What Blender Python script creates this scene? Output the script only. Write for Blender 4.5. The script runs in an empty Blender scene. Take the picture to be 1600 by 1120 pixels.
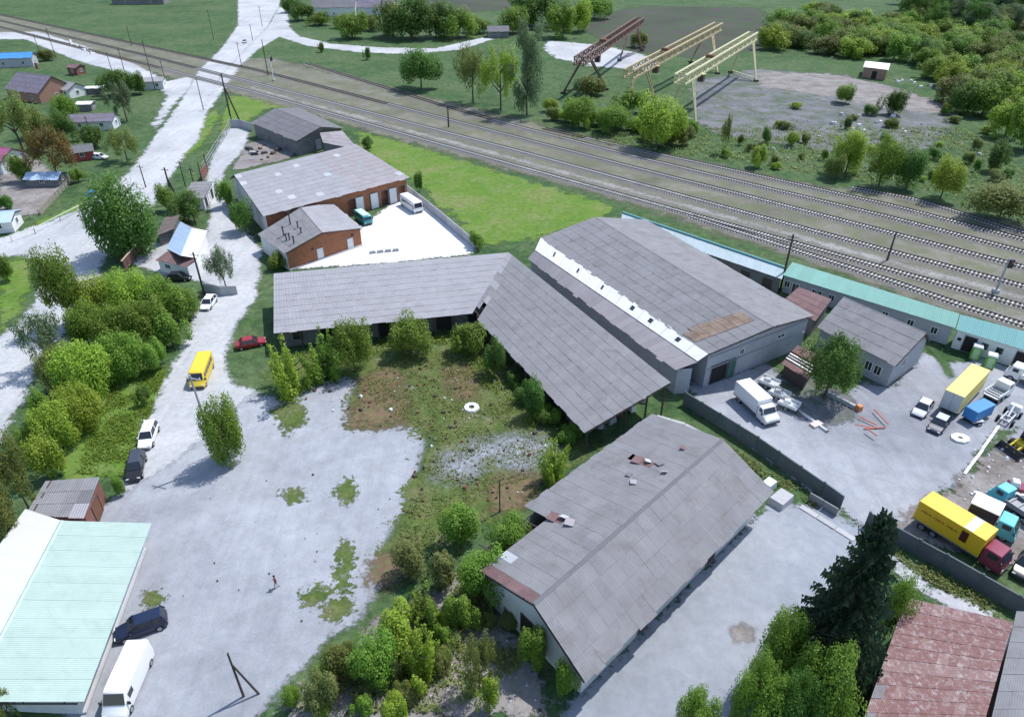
import bpy, math, random
import numpy as np
from mathutils import Vector, Matrix, noise as mnoise
random.seed(7); RNG = np.random.default_rng(7)
scene = bpy.context.scene
COL = scene.collection
R = math.radians

# ------------------------------------------------------------------ camera, sky, sun, exposure
CAM_H, PITCH, FPX = 56.0, R(33.3), 1080.0
cam_d = bpy.data.cameras.new('camera'); cam = bpy.data.objects.new('camera', cam_d); COL.objects.link(cam)
cam.location = (0, 0, CAM_H); cam.rotation_euler = (R(90) - PITCH, 0, 0)
cam_d.sensor_width = 36.0; cam_d.lens = 36.0 * FPX / 1600.0
cam_d.clip_start = 0.5; cam_d.clip_end = 6000
scene.camera = cam

SUN_EL, SUN_AZ = R(61), math.atan2(0.80, 0.60)      # azimuth measured from +Y (view direction) towards +X
world = bpy.data.worlds.new('World'); scene.world = world; world.use_nodes = True
wn = world.node_tree; wn.nodes.clear()
sky = wn.nodes.new('ShaderNodeTexSky'); sky.sky_type = 'NISHITA'; sky.sun_disc = False
sky.sun_elevation = SUN_EL; sky.sun_rotation = SUN_AZ; sky.air_density = 1.0; sky.dust_density = 0.7
bg = wn.nodes.new('ShaderNodeBackground'); bg.inputs[1].default_value = 0.15
wo = wn.nodes.new('ShaderNodeOutputWorld')
wn.links.new(sky.outputs[0], bg.inputs[0]); wn.links.new(bg.outputs[0], wo.inputs[0])
sl = bpy.data.lights.new('sun', 'SUN'); sl.energy = 3.2; sl.angle = R(0.6); sl.color = (1.0, 0.98, 0.95)
so = bpy.data.objects.new('sun', sl); COL.objects.link(so)
sd_ = Vector((math.sin(SUN_AZ) * math.cos(SUN_EL), math.cos(SUN_AZ) * math.cos(SUN_EL), math.sin(SUN_EL)))
so.rotation_euler = sd_.to_track_quat('Z', 'Y').to_euler(); so.location = sd_ * 200
scene.view_settings.view_transform = 'Standard'; scene.view_settings.look = 'None'
scene.view_settings.exposure = 0.5; scene.view_settings.gamma = 1.0
scene.view_settings.use_curve_mapping = False
scene.render.engine = 'CYCLES'
scene.cycles.max_bounces = 4; scene.cycles.diffuse_bounces = 2; scene.cycles.transmission_bounces = 3; scene.cycles.transparent_max_bounces = 12

# ------------------------------------------------------------------ survey: photo position -> point in the place
cP, sP = math.cos(PITCH), math.sin(PITCH)
def P(px, py, z=0.0):
    u = (px - 800) / FPX; v = (560 - py) / FPX
    dx, dy, dz = u, cP + v * sP, -sP + v * cP
    t = (z - CAM_H) / dz
    return Vector((dx * t, dy * t, z))
def top_z(base, py):
    v = (560 - py) / FPX
    return CAM_H + base.y * (-sP + v * cP) / (cP + v * sP)
def ppm(p):                                   # photo pixels per metre at a point
    return FPX / (p.y * cP + (CAM_H - p.z) * sP)

# ------------------------------------------------------------------ materials
def newmat(name):
    m = bpy.data.materials.new(name); m.use_nodes = True
    nt = m.node_tree; nt.nodes.clear()
    out = nt.nodes.new('ShaderNodeOutputMaterial')
    b = nt.nodes.new('ShaderNodeBsdfPrincipled'); nt.links.new(b.outputs[0], out.inputs[0])
    return m, nt, b, out
def N(nt, typ, **kw):
    n = nt.nodes.new(typ)
    for k, v in kw.items(): setattr(n, k, v)
    return n
def noise_tex(nt, coord, scale, detail=4, rough=0.55, dist=0.0):
    n = N(nt, 'ShaderNodeTexNoise'); n.inputs['Scale'].default_value = scale
    n.inputs['Detail'].default_value = detail; n.inputs['Roughness'].default_value = rough
    n.inputs['Distortion'].default_value = dist
    nt.links.new(coord, n.inputs['Vector']); return n.outputs['Fac']
def ramp(nt, fac, stops):
    r = N(nt, 'ShaderNodeValToRGB'); e = r.color_ramp.elements
    while len(e) < len(stops): e.new(0.5)
    for i, (p, c) in enumerate(stops):
        e[i].position = p; e[i].color = (c[0], c[1], c[2], 1) if hasattr(c, '__len__') else (c, c, c, 1)
    nt.links.new(fac, r.inputs[0]); return r.outputs[0]
def mixc(nt, fac, a, b, typ='MIX'):
    m = N(nt, 'ShaderNodeMix', data_type='RGBA', blend_type=typ)
    for sock, v in ((m.inputs[0], fac), (m.inputs[6], a), (m.inputs[7], b)):
        if hasattr(v, 'links'): nt.links.new(v, sock)
        elif hasattr(v, '__len__'): sock.default_value = (v[0], v[1], v[2], 1)
        else: sock.default_value = v
    return m.outputs[2]
def math_(nt, op, a, b=None, c=None, clamp=False):
    m = N(nt, 'ShaderNodeMath', operation=op); m.use_clamp = clamp
    for s, v in zip(m.inputs, (a, b, c)):
        if v is None: continue
        if hasattr(v, 'links'): nt.links.new(v, s)
        else: s.default_value = v
    return m.outputs[0]

_m = {}
def mat(name, col, rough=0.7, var=0.12, scale=1.5, metal=0.0, rnd=0.0, bump=0.0, spec=0.4, corr=0, stain=None, stain_amt=0.5, stain_scale=0.6):
    """plain painted / mineral surface with mottling, per-piece tint and wear"""
    if name in _m: return _m[name]
    m, nt, b, out = newmat(name)
    g = N(nt, 'ShaderNodeNewGeometry').outputs['Position']
    f = noise_tex(nt, g, scale, 5, 0.62)
    k = math_(nt, 'MULTIPLY_ADD', f, 2 * var, 1 - var)
    if rnd:
        oi = N(nt, 'ShaderNodeObjectInfo').outputs['Random']
        k = math_(nt, 'MULTIPLY', k, math_(nt, 'MULTIPLY_ADD', oi, 2 * rnd, 1 - rnd))
    c = mixc(nt, 1.0, col, k, 'MULTIPLY')
    if stain is not None:
        f2 = noise_tex(nt, g, stain_scale, 6, 0.7, 0.6)
        f3 = ramp(nt, f2, [(0.5, 0.0), (0.68, stain_amt)])
        c = mixc(nt, f3, c, stain)
    nt.links.new(c, b.inputs['Base Color'])
    b.inputs['Roughness'].default_value = rough; b.inputs['Metallic'].default_value = metal
    b.inputs['Specular IOR Level'].default_value = spec
    h = None
    if corr:
        uv = N(nt, 'ShaderNodeUVMap').outputs[0]
        sx = N(nt, 'ShaderNodeSeparateXYZ'); nt.links.new(uv, sx.inputs[0])
        h = math_(nt, 'SINE', math_(nt, 'MULTIPLY', sx.outputs[0], corr * 6.2832))
        bp = N(nt, 'ShaderNodeBump'); bp.inputs['Strength'].default_value = 0.45; bp.inputs['Distance'].default_value = 0.05
        nt.links.new(h, bp.inputs['Height']); nt.links.new(bp.outputs[0], b.inputs['Normal'])
    elif bump:
        bp = N(nt, 'ShaderNodeBump'); bp.inputs['Strength'].default_value = bump; bp.inputs['Distance'].default_value = 0.05
        nt.links.new(noise_tex(nt, g, scale * 4, 4), bp.inputs['Height']); nt.links.new(bp.outputs[0], b.inputs['Normal'])
    _m[name] = m; return m

def leafmat(name, col, col2, trans=0.45):
    m, nt, b, out = newmat(name)
    at = N(nt, 'ShaderNodeAttribute', attribute_name='tone').outputs['Fac']
    oi = N(nt, 'ShaderNodeObjectInfo').outputs['Random']
    c = mixc(nt, at, col, col2)
    hs = N(nt, 'ShaderNodeHueSaturation'); nt.links.new(c, hs.inputs['Color'])
    nt.links.new(math_(nt, 'MULTIPLY_ADD', oi, 0.03, 0.485), hs.inputs['Hue'])
    nt.links.new(math_(nt, 'MULTIPLY_ADD', oi, 0.35, 0.82), hs.inputs['Value'])
    nt.links.new(hs.outputs[0], b.inputs['Base Color']); b.inputs['Roughness'].default_value = 0.55
    b.inputs['Specular IOR Level'].default_value = 0.3
    t = N(nt, 'ShaderNodeBsdfTranslucent'); nt.links.new(hs.outputs[0], t.inputs[0])
    mx = N(nt, 'ShaderNodeMixShader'); mx.inputs[0].default_value = trans
    nt.links.new(b.outputs[0], mx.inputs[1]); nt.links.new(t.outputs[0], mx.inputs[2]); nt.links.new(mx.outputs[0], out.inputs[0])
    return m
LEAF = {
 'dark': leafmat('leaf_dark_green', (0.062, 0.135, 0.022), (0.165, 0.295, 0.058)),
 'mid': leafmat('leaf_mid_green', (0.115, 0.215, 0.022), (0.275, 0.415, 0.066)),
 'yellow': leafmat('leaf_yellow_green', (0.195, 0.3, 0.022), (0.4, 0.52, 0.075)),
 'grey': leafmat('leaf_grey_green', (0.105, 0.16, 0.075), (0.22, 0.295, 0.15)),
 'olive': leafmat('leaf_olive', (0.125, 0.165, 0.034), (0.255, 0.3, 0.08)),
 'rust': leafmat('leaf_rust_brown', (0.135, 0.095, 0.025), (0.235, 0.165, 0.045)),
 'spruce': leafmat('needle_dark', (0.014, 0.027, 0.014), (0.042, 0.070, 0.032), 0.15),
 'weed': leafmat('leaf_weed', (0.15, 0.19, 0.048), (0.31, 0.34, 0.12)),
}
BARK = mat('bark', (0.10, 0.075, 0.055), 0.9, 0.3, 6, bump=0.5)

# ground surfaces as node groups: position in, colour out
def surf_group(name, fn):
    g = bpy.data.node_groups.new(name, 'ShaderNodeTree')
    g.interface.new_socket('Color', in_out='OUTPUT', socket_type='NodeSocketColor')
    o = g.nodes.new('NodeGroupOutput')
    pos = g.nodes.new('ShaderNodeNewGeometry').outputs['Position']
    g.links.new(fn(g, pos), o.inputs[0]); return g
def s_grass(g, p):
    a = ramp(g, noise_tex(g, p, 0.035, 5, 0.6), [(0.30, (0.030, 0.074, 0.026)), (0.50, (0.048, 0.104, 0.034)), (0.70, (0.090, 0.130, 0.060))])
    a = mixc(g, ramp(g, noise_tex(g, p, 0.16, 6, 0.72, 0.8), [(0.44, 0.0), (0.62, 0.7)]), a, (0.105, 0.145, 0.062))
    a = mixc(g, ramp(g, noise_tex(g, p, 0.09, 6, 0.75, 1.2), [(0.60, 0.0), (0.70, 0.6)]), a, (0.155, 0.140, 0.095))
    b = ramp(g, noise_tex(g, p, 0.7, 6, 0.78), [(0.30, 0.38), (0.68, 1.45)])
    c = mixc(g, 1.0, a, b, 'MULTIPLY')
    return mixc(g, ramp(g, noise_tex(g, p, 3.2, 3, 0.7), [(0.52, 0.0), (0.75, 0.45)]), c, (0.13, 0.17, 0.075))
def s_lush(g, p):
    a = ramp(g, noise_tex(g, p, 0.09, 5, 0.6), [(0.30, (0.085, 0.178, 0.022)), (0.52, (0.122, 0.208, 0.032)), (0.70, (0.190, 0.205, 0.078))])
    b = ramp(g, noise_tex(g, p, 0.9, 6, 0.78), [(0.30, 0.66), (0.70, 1.25)])
    a = mixc(g, ramp(g, noise_tex(g, p, 0.2, 6, 0.72, 0.8), [(0.46, 0.0), (0.66, 0.6)]), a, (0.185, 0.225, 0.085))
    return mixc(g, 1.0, a, b, 'MULTIPLY')
def tracks_(g, p):
    mp = N(g, 'ShaderNodeMapping'); g.links.new(p, mp.inputs[0]); mp.inputs['Rotation'].default_value = (0, 0, R(12)); mp.inputs['Scale'].default_value = (0.75, 0.05, 1)
    return ramp(g, noise_tex(g, mp.outputs[0], 1.0, 4, 0.6, 0.6), [(0.32, 0.93), (0.50, 1.0), (0.66, 1.05)])
def s_concrete(g, p):
    a = ramp(g, noise_tex(g, p, 0.05, 6, 0.62, 0.4), [(0.30, (0.222, 0.232, 0.258)), (0.48, (0.312, 0.325, 0.358)), (0.70, (0.400, 0.414, 0.446))])
    b = ramp(g, noise_tex(g, p, 0.5, 6, 0.7, 0.3), [(0.25, 0.80), (0.60, 1.04)])
    c = mixc(g, 1.0, a, b, 'MULTIPLY')
    c = mixc(g, 1.0, c, ramp(g, noise_tex(g, p, 4.5, 4, 0.7), [(0.3, 0.90), (0.65, 1.05)]), 'MULTIPLY')
    c = mixc(g, 1.0, c, tracks_(g, p), 'MULTIPLY')
    c = mixc(g, ramp(g, noise_tex(g, p, 0.22, 6, 0.75, 1.0), [(0.56, 0.0), (0.70, 0.5)]), c, (0.265, 0.258, 0.262))
    c = mixc(g, ramp(g, noise_tex(g, p, 0.55, 7, 0.8, 1.5), [(0.62, 0.0), (0.70, 0.75)]), c, (0.19, 0.195, 0.185))
    return c
def s_gravel(g, p):
    a = ramp(g, noise_tex(g, p, 0.06, 6, 0.6, 0.3), [(0.3, (0.37, 0.378, 0.392)), (0.6, (0.50, 0.508, 0.522))])
    a = mixc(g, 1.0, a, tracks_(g, p), 'MULTIPLY')
    b = ramp(g, noise_tex(g, p, 1.1, 5, 0.75), [(0.3, 0.80), (0.65, 1.06)])
    return mixc(g, 1.0, a, b, 'MULTIPLY')
def s_concrete_shaded(g, p):  # darker copy of the concrete, corner falloff and shading put into its colour
    a = ramp(g, noise_tex(g, p, 0.06, 6, 0.62, 0.4), [(0.30, (0.225, 0.242, 0.272)), (0.52, (0.295, 0.315, 0.352)), (0.72, (0.36, 0.375, 0.405))])
    c = mixc(g, 1.0, a, ramp(g, noise_tex(g, p, 0.7, 6, 0.75, 0.3), [(0.25, 0.80), (0.65, 1.08)]), 'MULTIPLY')
    return mixc(g, ramp(g, noise_tex(g, p, 0.18, 6, 0.75, 1.0), [(0.60, 0.0), (0.74, 0.5)]), c, (0.17, 0.165, 0.16))
def s_path(g, p):
    a = ramp(g, noise_tex(g, p, 0.1, 6, 0.65), [(0.3, (0.215, 0.205, 0.185)), (0.62, (0.335, 0.325, 0.305))])
    return mixc(g, 1.0, a, ramp(g, noise_tex(g, p, 1.5, 5, 0.75), [(0.3, 0.75), (0.7, 1.12)]), 'MULTIPLY')
def s_white(g, p):
    a = ramp(g, noise_tex(g, p, 0.12, 5, 0.6), [(0.3, (0.66, 0.655, 0.65)), (0.6, (0.76, 0.75, 0.745))])
    return mixc(g, 1.0, a, ramp(g, noise_tex(g, p, 1.4, 5, 0.7), [(0.3, 0.88), (0.6, 1.02)]), 'MULTIPLY')
def s_dirt(g, p):
    a = ramp(g, noise_tex(g, p, 0.2, 6, 0.65), [(0.3, (0.16, 0.135, 0.12)), (0.6, (0.29, 0.27, 0.26))])
    return mixc(g, 1.0, a, ramp(g, noise_tex(g, p, 1.8, 5, 0.75), [(0.3, 0.7), (0.7, 1.2)]), 'MULTIPLY')
def s_field(g, p):
    a = ramp(g, noise_tex(g, p, 0.03, 5, 0.6), [(0.35, (0.060, 0.052, 0.050)), (0.65, (0.092, 0.080, 0.074))])
    return mixc(g, ramp(g, noise_tex(g, p, 0.12, 5, 0.7), [(0.42, 0.0), (0.58, 0.8)]), a, (0.045, 0.085, 0.030))
def s_asphalt(g, p):
    a = ramp(g, noise_tex(g, p, 0.10, 6, 0.65), [(0.3, (0.115, 0.118, 0.128)), (0.65, (0.21, 0.21, 0.225))])
    c = mixc(g, 1.0, a, ramp(g, noise_tex(g, p, 1.0, 5, 0.75), [(0.3, 0.75), (0.7, 1.15)]), 'MULTIPLY')
    return mixc(g, ramp(g, noise_tex(g, p, 0.16, 6, 0.8, 0.5), [(0.46, 0.0), (0.60, 0.8)]), c, (0.075, 0.110, 0.050))
def s_moss(g, p):
    a = ramp(g, noise_tex(g, p, 0.35, 6, 0.7, 0.5), [(0.30, (0.052, 0.086, 0.020)), (0.48, (0.096, 0.138, 0.036)), (0.62, (0.142, 0.156, 0.064)), (0.74, (0.165, 0.118, 0.068))])
    c = mixc(g, 1.0, a, ramp(g, noise_tex(g, p, 2.2, 5, 0.75), [(0.3, 0.6), (0.7, 1.25)]), 'MULTIPLY')
    return mixc(g, ramp(g, noise_tex(g, p, 0.26, 5, 0.7, 0.8), [(0.60, 0.0), (0.70, 0.7)]), c, (0.25, 0.25, 0.245))
def s_rust(g, p):
    a = ramp(g, noise_tex(g, p, 0.8, 6, 0.7), [(0.3, (0.100, 0.068, 0.045)), (0.6, (0.200, 0.135, 0.085))])
    return mixc(g, ramp(g, noise_tex(g, p, 1.4, 5, 0.7), [(0.46, 0.0), (0.6, 0.75)]), a, (0.13, 0.145, 0.055))
def s_ballast(g, p):
    a = ramp(g, noise_tex(g, p, 0.08, 5, 0.6), [(0.3, (0.120, 0.112, 0.092)), (0.6, (0.230, 0.215, 0.185))])
    c = mixc(g, 1.0, a, ramp(g, noise_tex(g, p, 2.6, 5, 0.8), [(0.3, 0.65), (0.7, 1.2)]), 'MULTIPLY')
    return mixc(g, ramp(g, noise_tex(g, p, 0.25, 6, 0.8), [(0.42, 0.0), (0.60, 0.75)]), c, (0.120, 0.145, 0.065))
SURF = {k: surf_group('surface_' + k, f) for k, f in dict(grass=s_grass, lush=s_lush, concrete=s_concrete, gravel=s_gravel, concrete_shaded=s_concrete_shaded, path=s_path,
        white=s_white, dirt=s_dirt, field=s_field, asphalt=s_asphalt, moss=s_moss, rust=s_rust, ballast=s_ballast).items()}
def ground_mat(name, top, base=None, ragged=1.6, fine=0.9, soft=0.5):
    m, nt, b, out = newmat(name)
    t = N(nt, 'ShaderNodeGroup', node_tree=SURF[top]).outputs[0]
    pos = N(nt, 'ShaderNodeNewGeometry').outputs['Position']
    if base:
        sd = N(nt, 'ShaderNodeAttribute', attribute_name='sd').outputs['Fac']
        n1 = math_(nt, 'MULTIPLY', math_(nt, 'SUBTRACT', noise_tex(nt, pos, 0.28, 4, 0.6), 0.5), 4 * ragged)
        n2 = math_(nt, 'MULTIPLY', math_(nt, 'SUBTRACT', noise_tex(nt, pos, 1.7, 5, 0.7), 0.5), 4 * fine)
        v = math_(nt, 'ADD', sd, math_(nt, 'ADD', n1, n2))
        f = N(nt, 'ShaderNodeMapRange', interpolation_type='SMOOTHSTEP'); nt.links.new(v, f.inputs[0])
        f.inputs[1].default_value = -soft; f.inputs[2].default_value = soft
        em = N(nt, 'ShaderNodeAttribute', attribute_name='em').outputs['Fac']
        cover = math_(nt, 'MULTIPLY', f.outputs[0], em)
        tr = N(nt, 'ShaderNodeBsdfTransparent'); mx = N(nt, 'ShaderNodeMixShader')
        nt.links.new(cover, mx.inputs[0]); nt.links.new(tr.outputs[0], mx.inputs[1]); nt.links.new(b.outputs[0], mx.inputs[2]); nt.links.new(mx.outputs[0], out.inputs[0])
    nt.links.new(t, b.inputs['Base Color']); b.inputs['Roughness'].default_value = 0.93
    b.inputs['Specular IOR Level'].default_value = 0.2
    bp = N(nt, 'ShaderNodeBump'); bp.inputs['Strength'].default_value = 0.5; bp.inputs['Distance'].default_value = 0.12 if top in ('grass', 'lush', 'moss', 'rust', 'field') else 0.03
    nt.links.new(noise_tex(nt, pos, 2.5, 5, 0.7), bp.inputs['Height']); nt.links.new(bp.outputs[0], b.inputs['Normal'])
    return m

# ------------------------------------------------------------------ mesh helpers
BASE = {}
def link(o, parent=None):
    COL.objects.link(o)
    if parent is not None: o.parent = parent; BASE[o] = BASE.get(parent, Vector())
    return o
def tag(o, label=None, cat=None, group=None, kind=None):
    if label: o['label'] = label
    if cat: o['category'] = cat
    if group: o['group'] = group
    if kind: o['kind'] = kind
    return o
def thing(name, label, cat, loc=(0, 0, 0), rz=0.0, group=None, world=True):
    o = bpy.data.objects.new(name, None); COL.objects.link(o); o.location = loc; o.rotation_euler = (0, 0, rz)
    o.empty_display_size = 0.3
    BASE[o] = Vector(loc) if world else Vector()
    return tag(o, label, cat, group)
class MB:
    def __init__(s): s.v = []; s.f = []
    def add(s, vs, fs):
        k = len(s.v); s.v += [tuple(x) for x in vs]; s.f += [tuple(k + i for i in f) for f in fs]; return s
    def hexa(s, q, top):                       # q: 4 bottom points, top: 4 top points
        return s.add(list(q) + list(top), [(3, 2, 1, 0), (4, 5, 6, 7), (0, 1, 5, 4), (1, 2, 6, 5), (2, 3, 7, 6), (3, 0, 4, 7)])
    def box(s, c, d, rz=0.0, taper=1.0):
        co, si = math.cos(rz), math.sin(rz); pts = []
        for z, k in ((-.5, 1.0), (.5, taper)):
            for x, y in ((-.5, -.5), (.5, -.5), (.5, .5), (-.5, .5)):
                X, Y = x * d[0] * k, y * d[1] * k
                pts.append((c[0] + X * co - Y * si, c[1] + X * si + Y * co, c[2] + z * d[2]))
        return s.hexa(pts[:4], pts[4:])
    def bar(s, a, b, w, h=None):
        a, b = Vector(a), Vector(b); h = h or w; d = (b - a).normalized()
        u = d.cross(Vector((0, 0, 1)))
        if u.length < 1e-3: u = Vector((1, 0, 0))
        u.normalize(); n = u.cross(d).normalized(); u = u * w / 2; n = n * h / 2
        return s.hexa([a - u - n, a + u - n, a + u + n, a - u + n], [b - u - n, b + u - n, b + u + n, b - u + n])
    def tube(s, a, b, r0, r1=None, n=8):
        a, b = Vector(a), Vector(b); r1 = r0 if r1 is None else r1; d = (b - a).normalized()
        u = d.cross(Vector((0, 0, 1)))
        if u.length < 1e-3: u = Vector((1, 0, 0))
        u.normalize(); w = d.cross(u); pts = []
        for c, r in ((a, r0), (b, r1)):
            for i in range(n):
                t = 2 * math.pi * i / n; pts.append(c + (u * math.cos(t) + w * math.sin(t)) * r)
        return s.add(pts, [(i, (i + 1) % n, n + (i + 1) % n, n + i) for i in range(n)] + [tuple(range(n))[::-1], tuple(range(n, 2 * n))])
    def prism(s, poly, z0, z1, cap=True):
        n = len(poly); pts = [(p[0], p[1], z0) for p in poly] + [(p[0], p[1], z1) for p in poly]
        fs = [(i, (i + 1) % n, n + (i + 1) % n, n + i) for i in range(n)]
        if cap: fs += [tuple(range(n))[::-1], tuple(range(n, 2 * n))]
        return s.add(pts, fs)
    def loft(s, secs, caps=True):
        n = len(secs[0]); pts = [p for q in secs for p in q]; fs = []
        for k in range(len(secs) - 1):
            for i in range(n): fs.append((k * n + i, k * n + (i + 1) % n, (k + 1) * n + (i + 1) % n, (k + 1) * n + i))
        if caps: fs += [tuple(range(n))[::-1], tuple(range((len(secs) - 1) * n, len(secs) * n))]
        return s.add(pts, fs)
    def slab(s, a, b, c, d, t):                # quad a,b,c,d thickened by t along its normal
        a, b, c, d = map(Vector, (a, b, c, d)); n = (b - a).cross(d - a).normalized() * t
        return s.hexa([a, b, c, d], [a + n, b + n, c + n, d + n])
    def build(s, name, m, parent=None, smooth=False, bevel=0.0):
        o = BASE.get(parent, Vector()) if parent is not None else Vector()
        me = bpy.data.meshes.new(name)
        me.from_pydata([(x - o.x, y - o.y, z - o.z) for x, y, z in s.v], [], s.f); me.update()
        if smooth: me.shade_smooth()
        if m is not None: me.materials.append(m)
        ob = link(bpy.data.objects.new(name, me), parent)
        if bevel:
            bv = ob.modifiers.new('b', 'BEVEL'); bv.width = bevel; bv.segments = 2; bv.limit_method = 'ANGLE'
        return ob
def copy_tree(o, parent=None):
    c = o.copy(); COL.objects.link(c); c.parent = parent; BASE[c] = BASE.get(o, Vector())
    for ch in list(o.children): copy_tree(ch, c)
    return c

# ------------------------------------------------------------------ the ground and its zones
def sdist(X, Y, poly):
    P0 = np.array([(p[0], p[1]) for p in poly]); P1 = np.roll(P0, -1, 0)
    d2 = np.full(X.shape, 1e18); ins = np.zeros(X.shape, bool)
    for (ax, ay), (bx, by) in zip(P0, P1):
        ex, ey = bx - ax, by - ay; L2 = ex * ex + ey * ey + 1e-12
        t = np.clip(((X - ax) * ex + (Y - ay) * ey) / L2, 0, 1)
        d2 = np.minimum(d2, (X - ax - t * ex) ** 2 + (Y - ay - t * ey) ** 2)
        with np.errstate(divide='ignore', invalid='ignore'):
            cr = ((ay > Y) != (by > Y)) & (X < (bx - ax) * (Y - ay) / (by - ay + 1e-12) + ax)
        ins ^= cr
    return np.where(ins, 1, -1) * np.sqrt(d2)
ZLEV = [0.0]
def zone(name, poly, m, res=1.0, margin=2.0, kind='structure', label=None, parent=None):
    ZLEV[0] += 0.003; margin = margin + res * 2
    poly = [P(*p) if len(p) == 2 else Vector(p) for p in poly]
    xs = [p[0] for p in poly]; ys = [p[1] for p in poly]
    x = np.arange(min(xs) - margin, max(xs) + margin + res, res); y = np.arange(min(ys) - margin, max(ys) + margin + res, res)
    X, Y = np.meshgrid(x, y); S = sdist(X, Y, poly)
    ny, nx = X.shape; idx = np.arange(nx * ny).reshape(ny, nx)
    a, b, c, d = idx[:-1, :-1], idx[:-1, 1:], idx[1:, 1:], idx[1:, :-1]
    keep = np.maximum.reduce([S[:-1, :-1], S[:-1, 1:], S[1:, 1:], S[1:, :-1]]) > -margin
    q = np.stack([a[keep], b[keep], c[keep], d[keep]], 1); used, inv = np.unique(q, return_inverse=True); q = inv.reshape(-1, 4)
    V = np.stack([X.ravel()[used], Y.ravel()[used], np.full(len(used), ZLEV[0])], 1)
    me = bpy.data.meshes.new(name)
    me.vertices.add(len(V)); me.vertices.foreach_set('co', V.ravel().astype(np.float32))
    me.loops.add(q.size); me.loops.foreach_set('vertex_index', q.ravel().astype(np.int32))
    me.polygons.add(len(q)); me.polygons.foreach_set('loop_start', np.arange(0, q.size, 4, dtype=np.int32))
    me.update(calc_edges=True)
    at = me.attributes.new('sd', 'FLOAT', 'POINT'); at.data.foreach_set('value', S.ravel()[used].astype(np.float32))
    at = me.attributes.new('em', 'FLOAT', 'POINT'); at.data.foreach_set('value', np.clip((S.ravel()[used] + margin - res * 1.5) / (margin * .55), 0, 1).astype(np.float32))
    me.materials.append(m)
    o = link(bpy.data.objects.new(name, me)); tag(o, label, None, None, kind); return o
gm = MB(); gm.add([(-1600, -300, 0), (1600, -300, 0), (1600, 2200, 0), (-1600, 2200, 0)], [(0, 1, 2, 3)])
tag(gm.build('ground', ground_mat('meadow', 'grass')), kind='structure')

G = {}
def gmat(top, base='grass', **k):
    key = (top, base, tuple(sorted(k.items())))
    if key not in G: G[key] = ground_mat('ground_%s_on_%s' % (top, base), top, base, **k)
    return G[key]
# far fields and the strip of lush grass along the railway
zone('ploughed_field', [(640, -6), (830, -6), (800, 14), (700, 24), (660, 14)], gmat('field', ragged=4), 4, 6)
zone('ploughed_field', [(930, 22), (1010, 10), (1180, 12), (1230, 40), (1190, 78), (1090, 92), (980, 80), (915, 50)], gmat('field', ragged=4), 4, 6)
zone('grass_verge', [(560, 205), (640, 225), (800, 275), (960, 322), (930, 345), (840, 372), (760, 385), (720, 350), (650, 285), (560, 232)], gmat('lush', ragged=2.5), 1.5, 4)
zone('grass_verge', [(360, 150), (400, 152), (470, 172), (420, 168), (385, 190), (350, 215), (345, 190)], gmat('lush'), 1.5, 3)
zone('grass_verge', [(0, 425), (25, 395), (45, 410), (50, 450), (20, 500), (0, 520)], gmat('lush'), 1.0, 2)
zone('grass_verge', [(60, 345), (190, 290), (235, 300), (200, 340), (110, 350), (30, 372)], gmat('lush'), 1.0, 2)
zone('grass_verge', [(305, 200), (330, 172), (345, 178), (318, 225), (270, 262), (258, 258)], gmat('lush'), 1.0, 1.5)
zone('grass_verge', [(60, 700), (130, 600), (215, 560), (268, 585), (235, 640), (205, 735), (120, 760)], gmat('lush'), 1.0, 2)
# rail yard
zone('rail_yard', [(-260, -5), (0, 24), (300, 90), (430, 92), (700, 160), (1000, 232), (1250, 285), (1420, 312), (1640, 360), (1640, 520),
                   (1500, 492), (1240, 402), (1000, 322), (820, 272), (600, 212), (390, 152), (290, 128), (0, 52), (-260, 14)], gmat('ballast', ragged=3.0, fine=1.5, soft=2.0), 3, 6)
zone('service_path', [(392, 136), (820, 250), (1180, 348), (1394, 406), (1640, 472), (1640, 482), (1394, 415), (1180, 355), (820, 256), (392, 140)], gmat('path', base='ballast', ragged=1.0, fine=1.2, soft=1.2), 1.0, 2)
# tarmac and dirt of the crane yard
zone('crane_yard', [(1080, 128), (1180, 108), (1320, 118), (1400, 140), (1480, 168), (1490, 195), (1470, 215), (1430, 240), (1350, 245), (1240, 228), (1130, 212), (1085, 190)], gmat('asphalt', ragged=3.5, fine=2), 2.5, 6)
zone('crane_runway', [(1180, 112), (1300, 116), (1370, 130), (1470, 160), (1480, 178), (1390, 172), (1300, 152), (1190, 136)], gmat('dirt', base='asphalt', ragged=3), 2.5, 5)
zone('crane_runway', [(855, 64), (930, 70), (1000, 84), (1030, 98), (1010, 110), (930, 104), (870, 92), (850, 78)], gmat('gravel', ragged=2.5), 2.5, 5)
zone('dirt_track', [(440, 40), (470, 58), (520, 69), (600, 75), (680, 76), (760, 58), (770, 62), (720, 78), (640, 85), (560, 82), (480, 72), (436, 58)], gmat('gravel', ragged=1.2), 2, 4)
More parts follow.
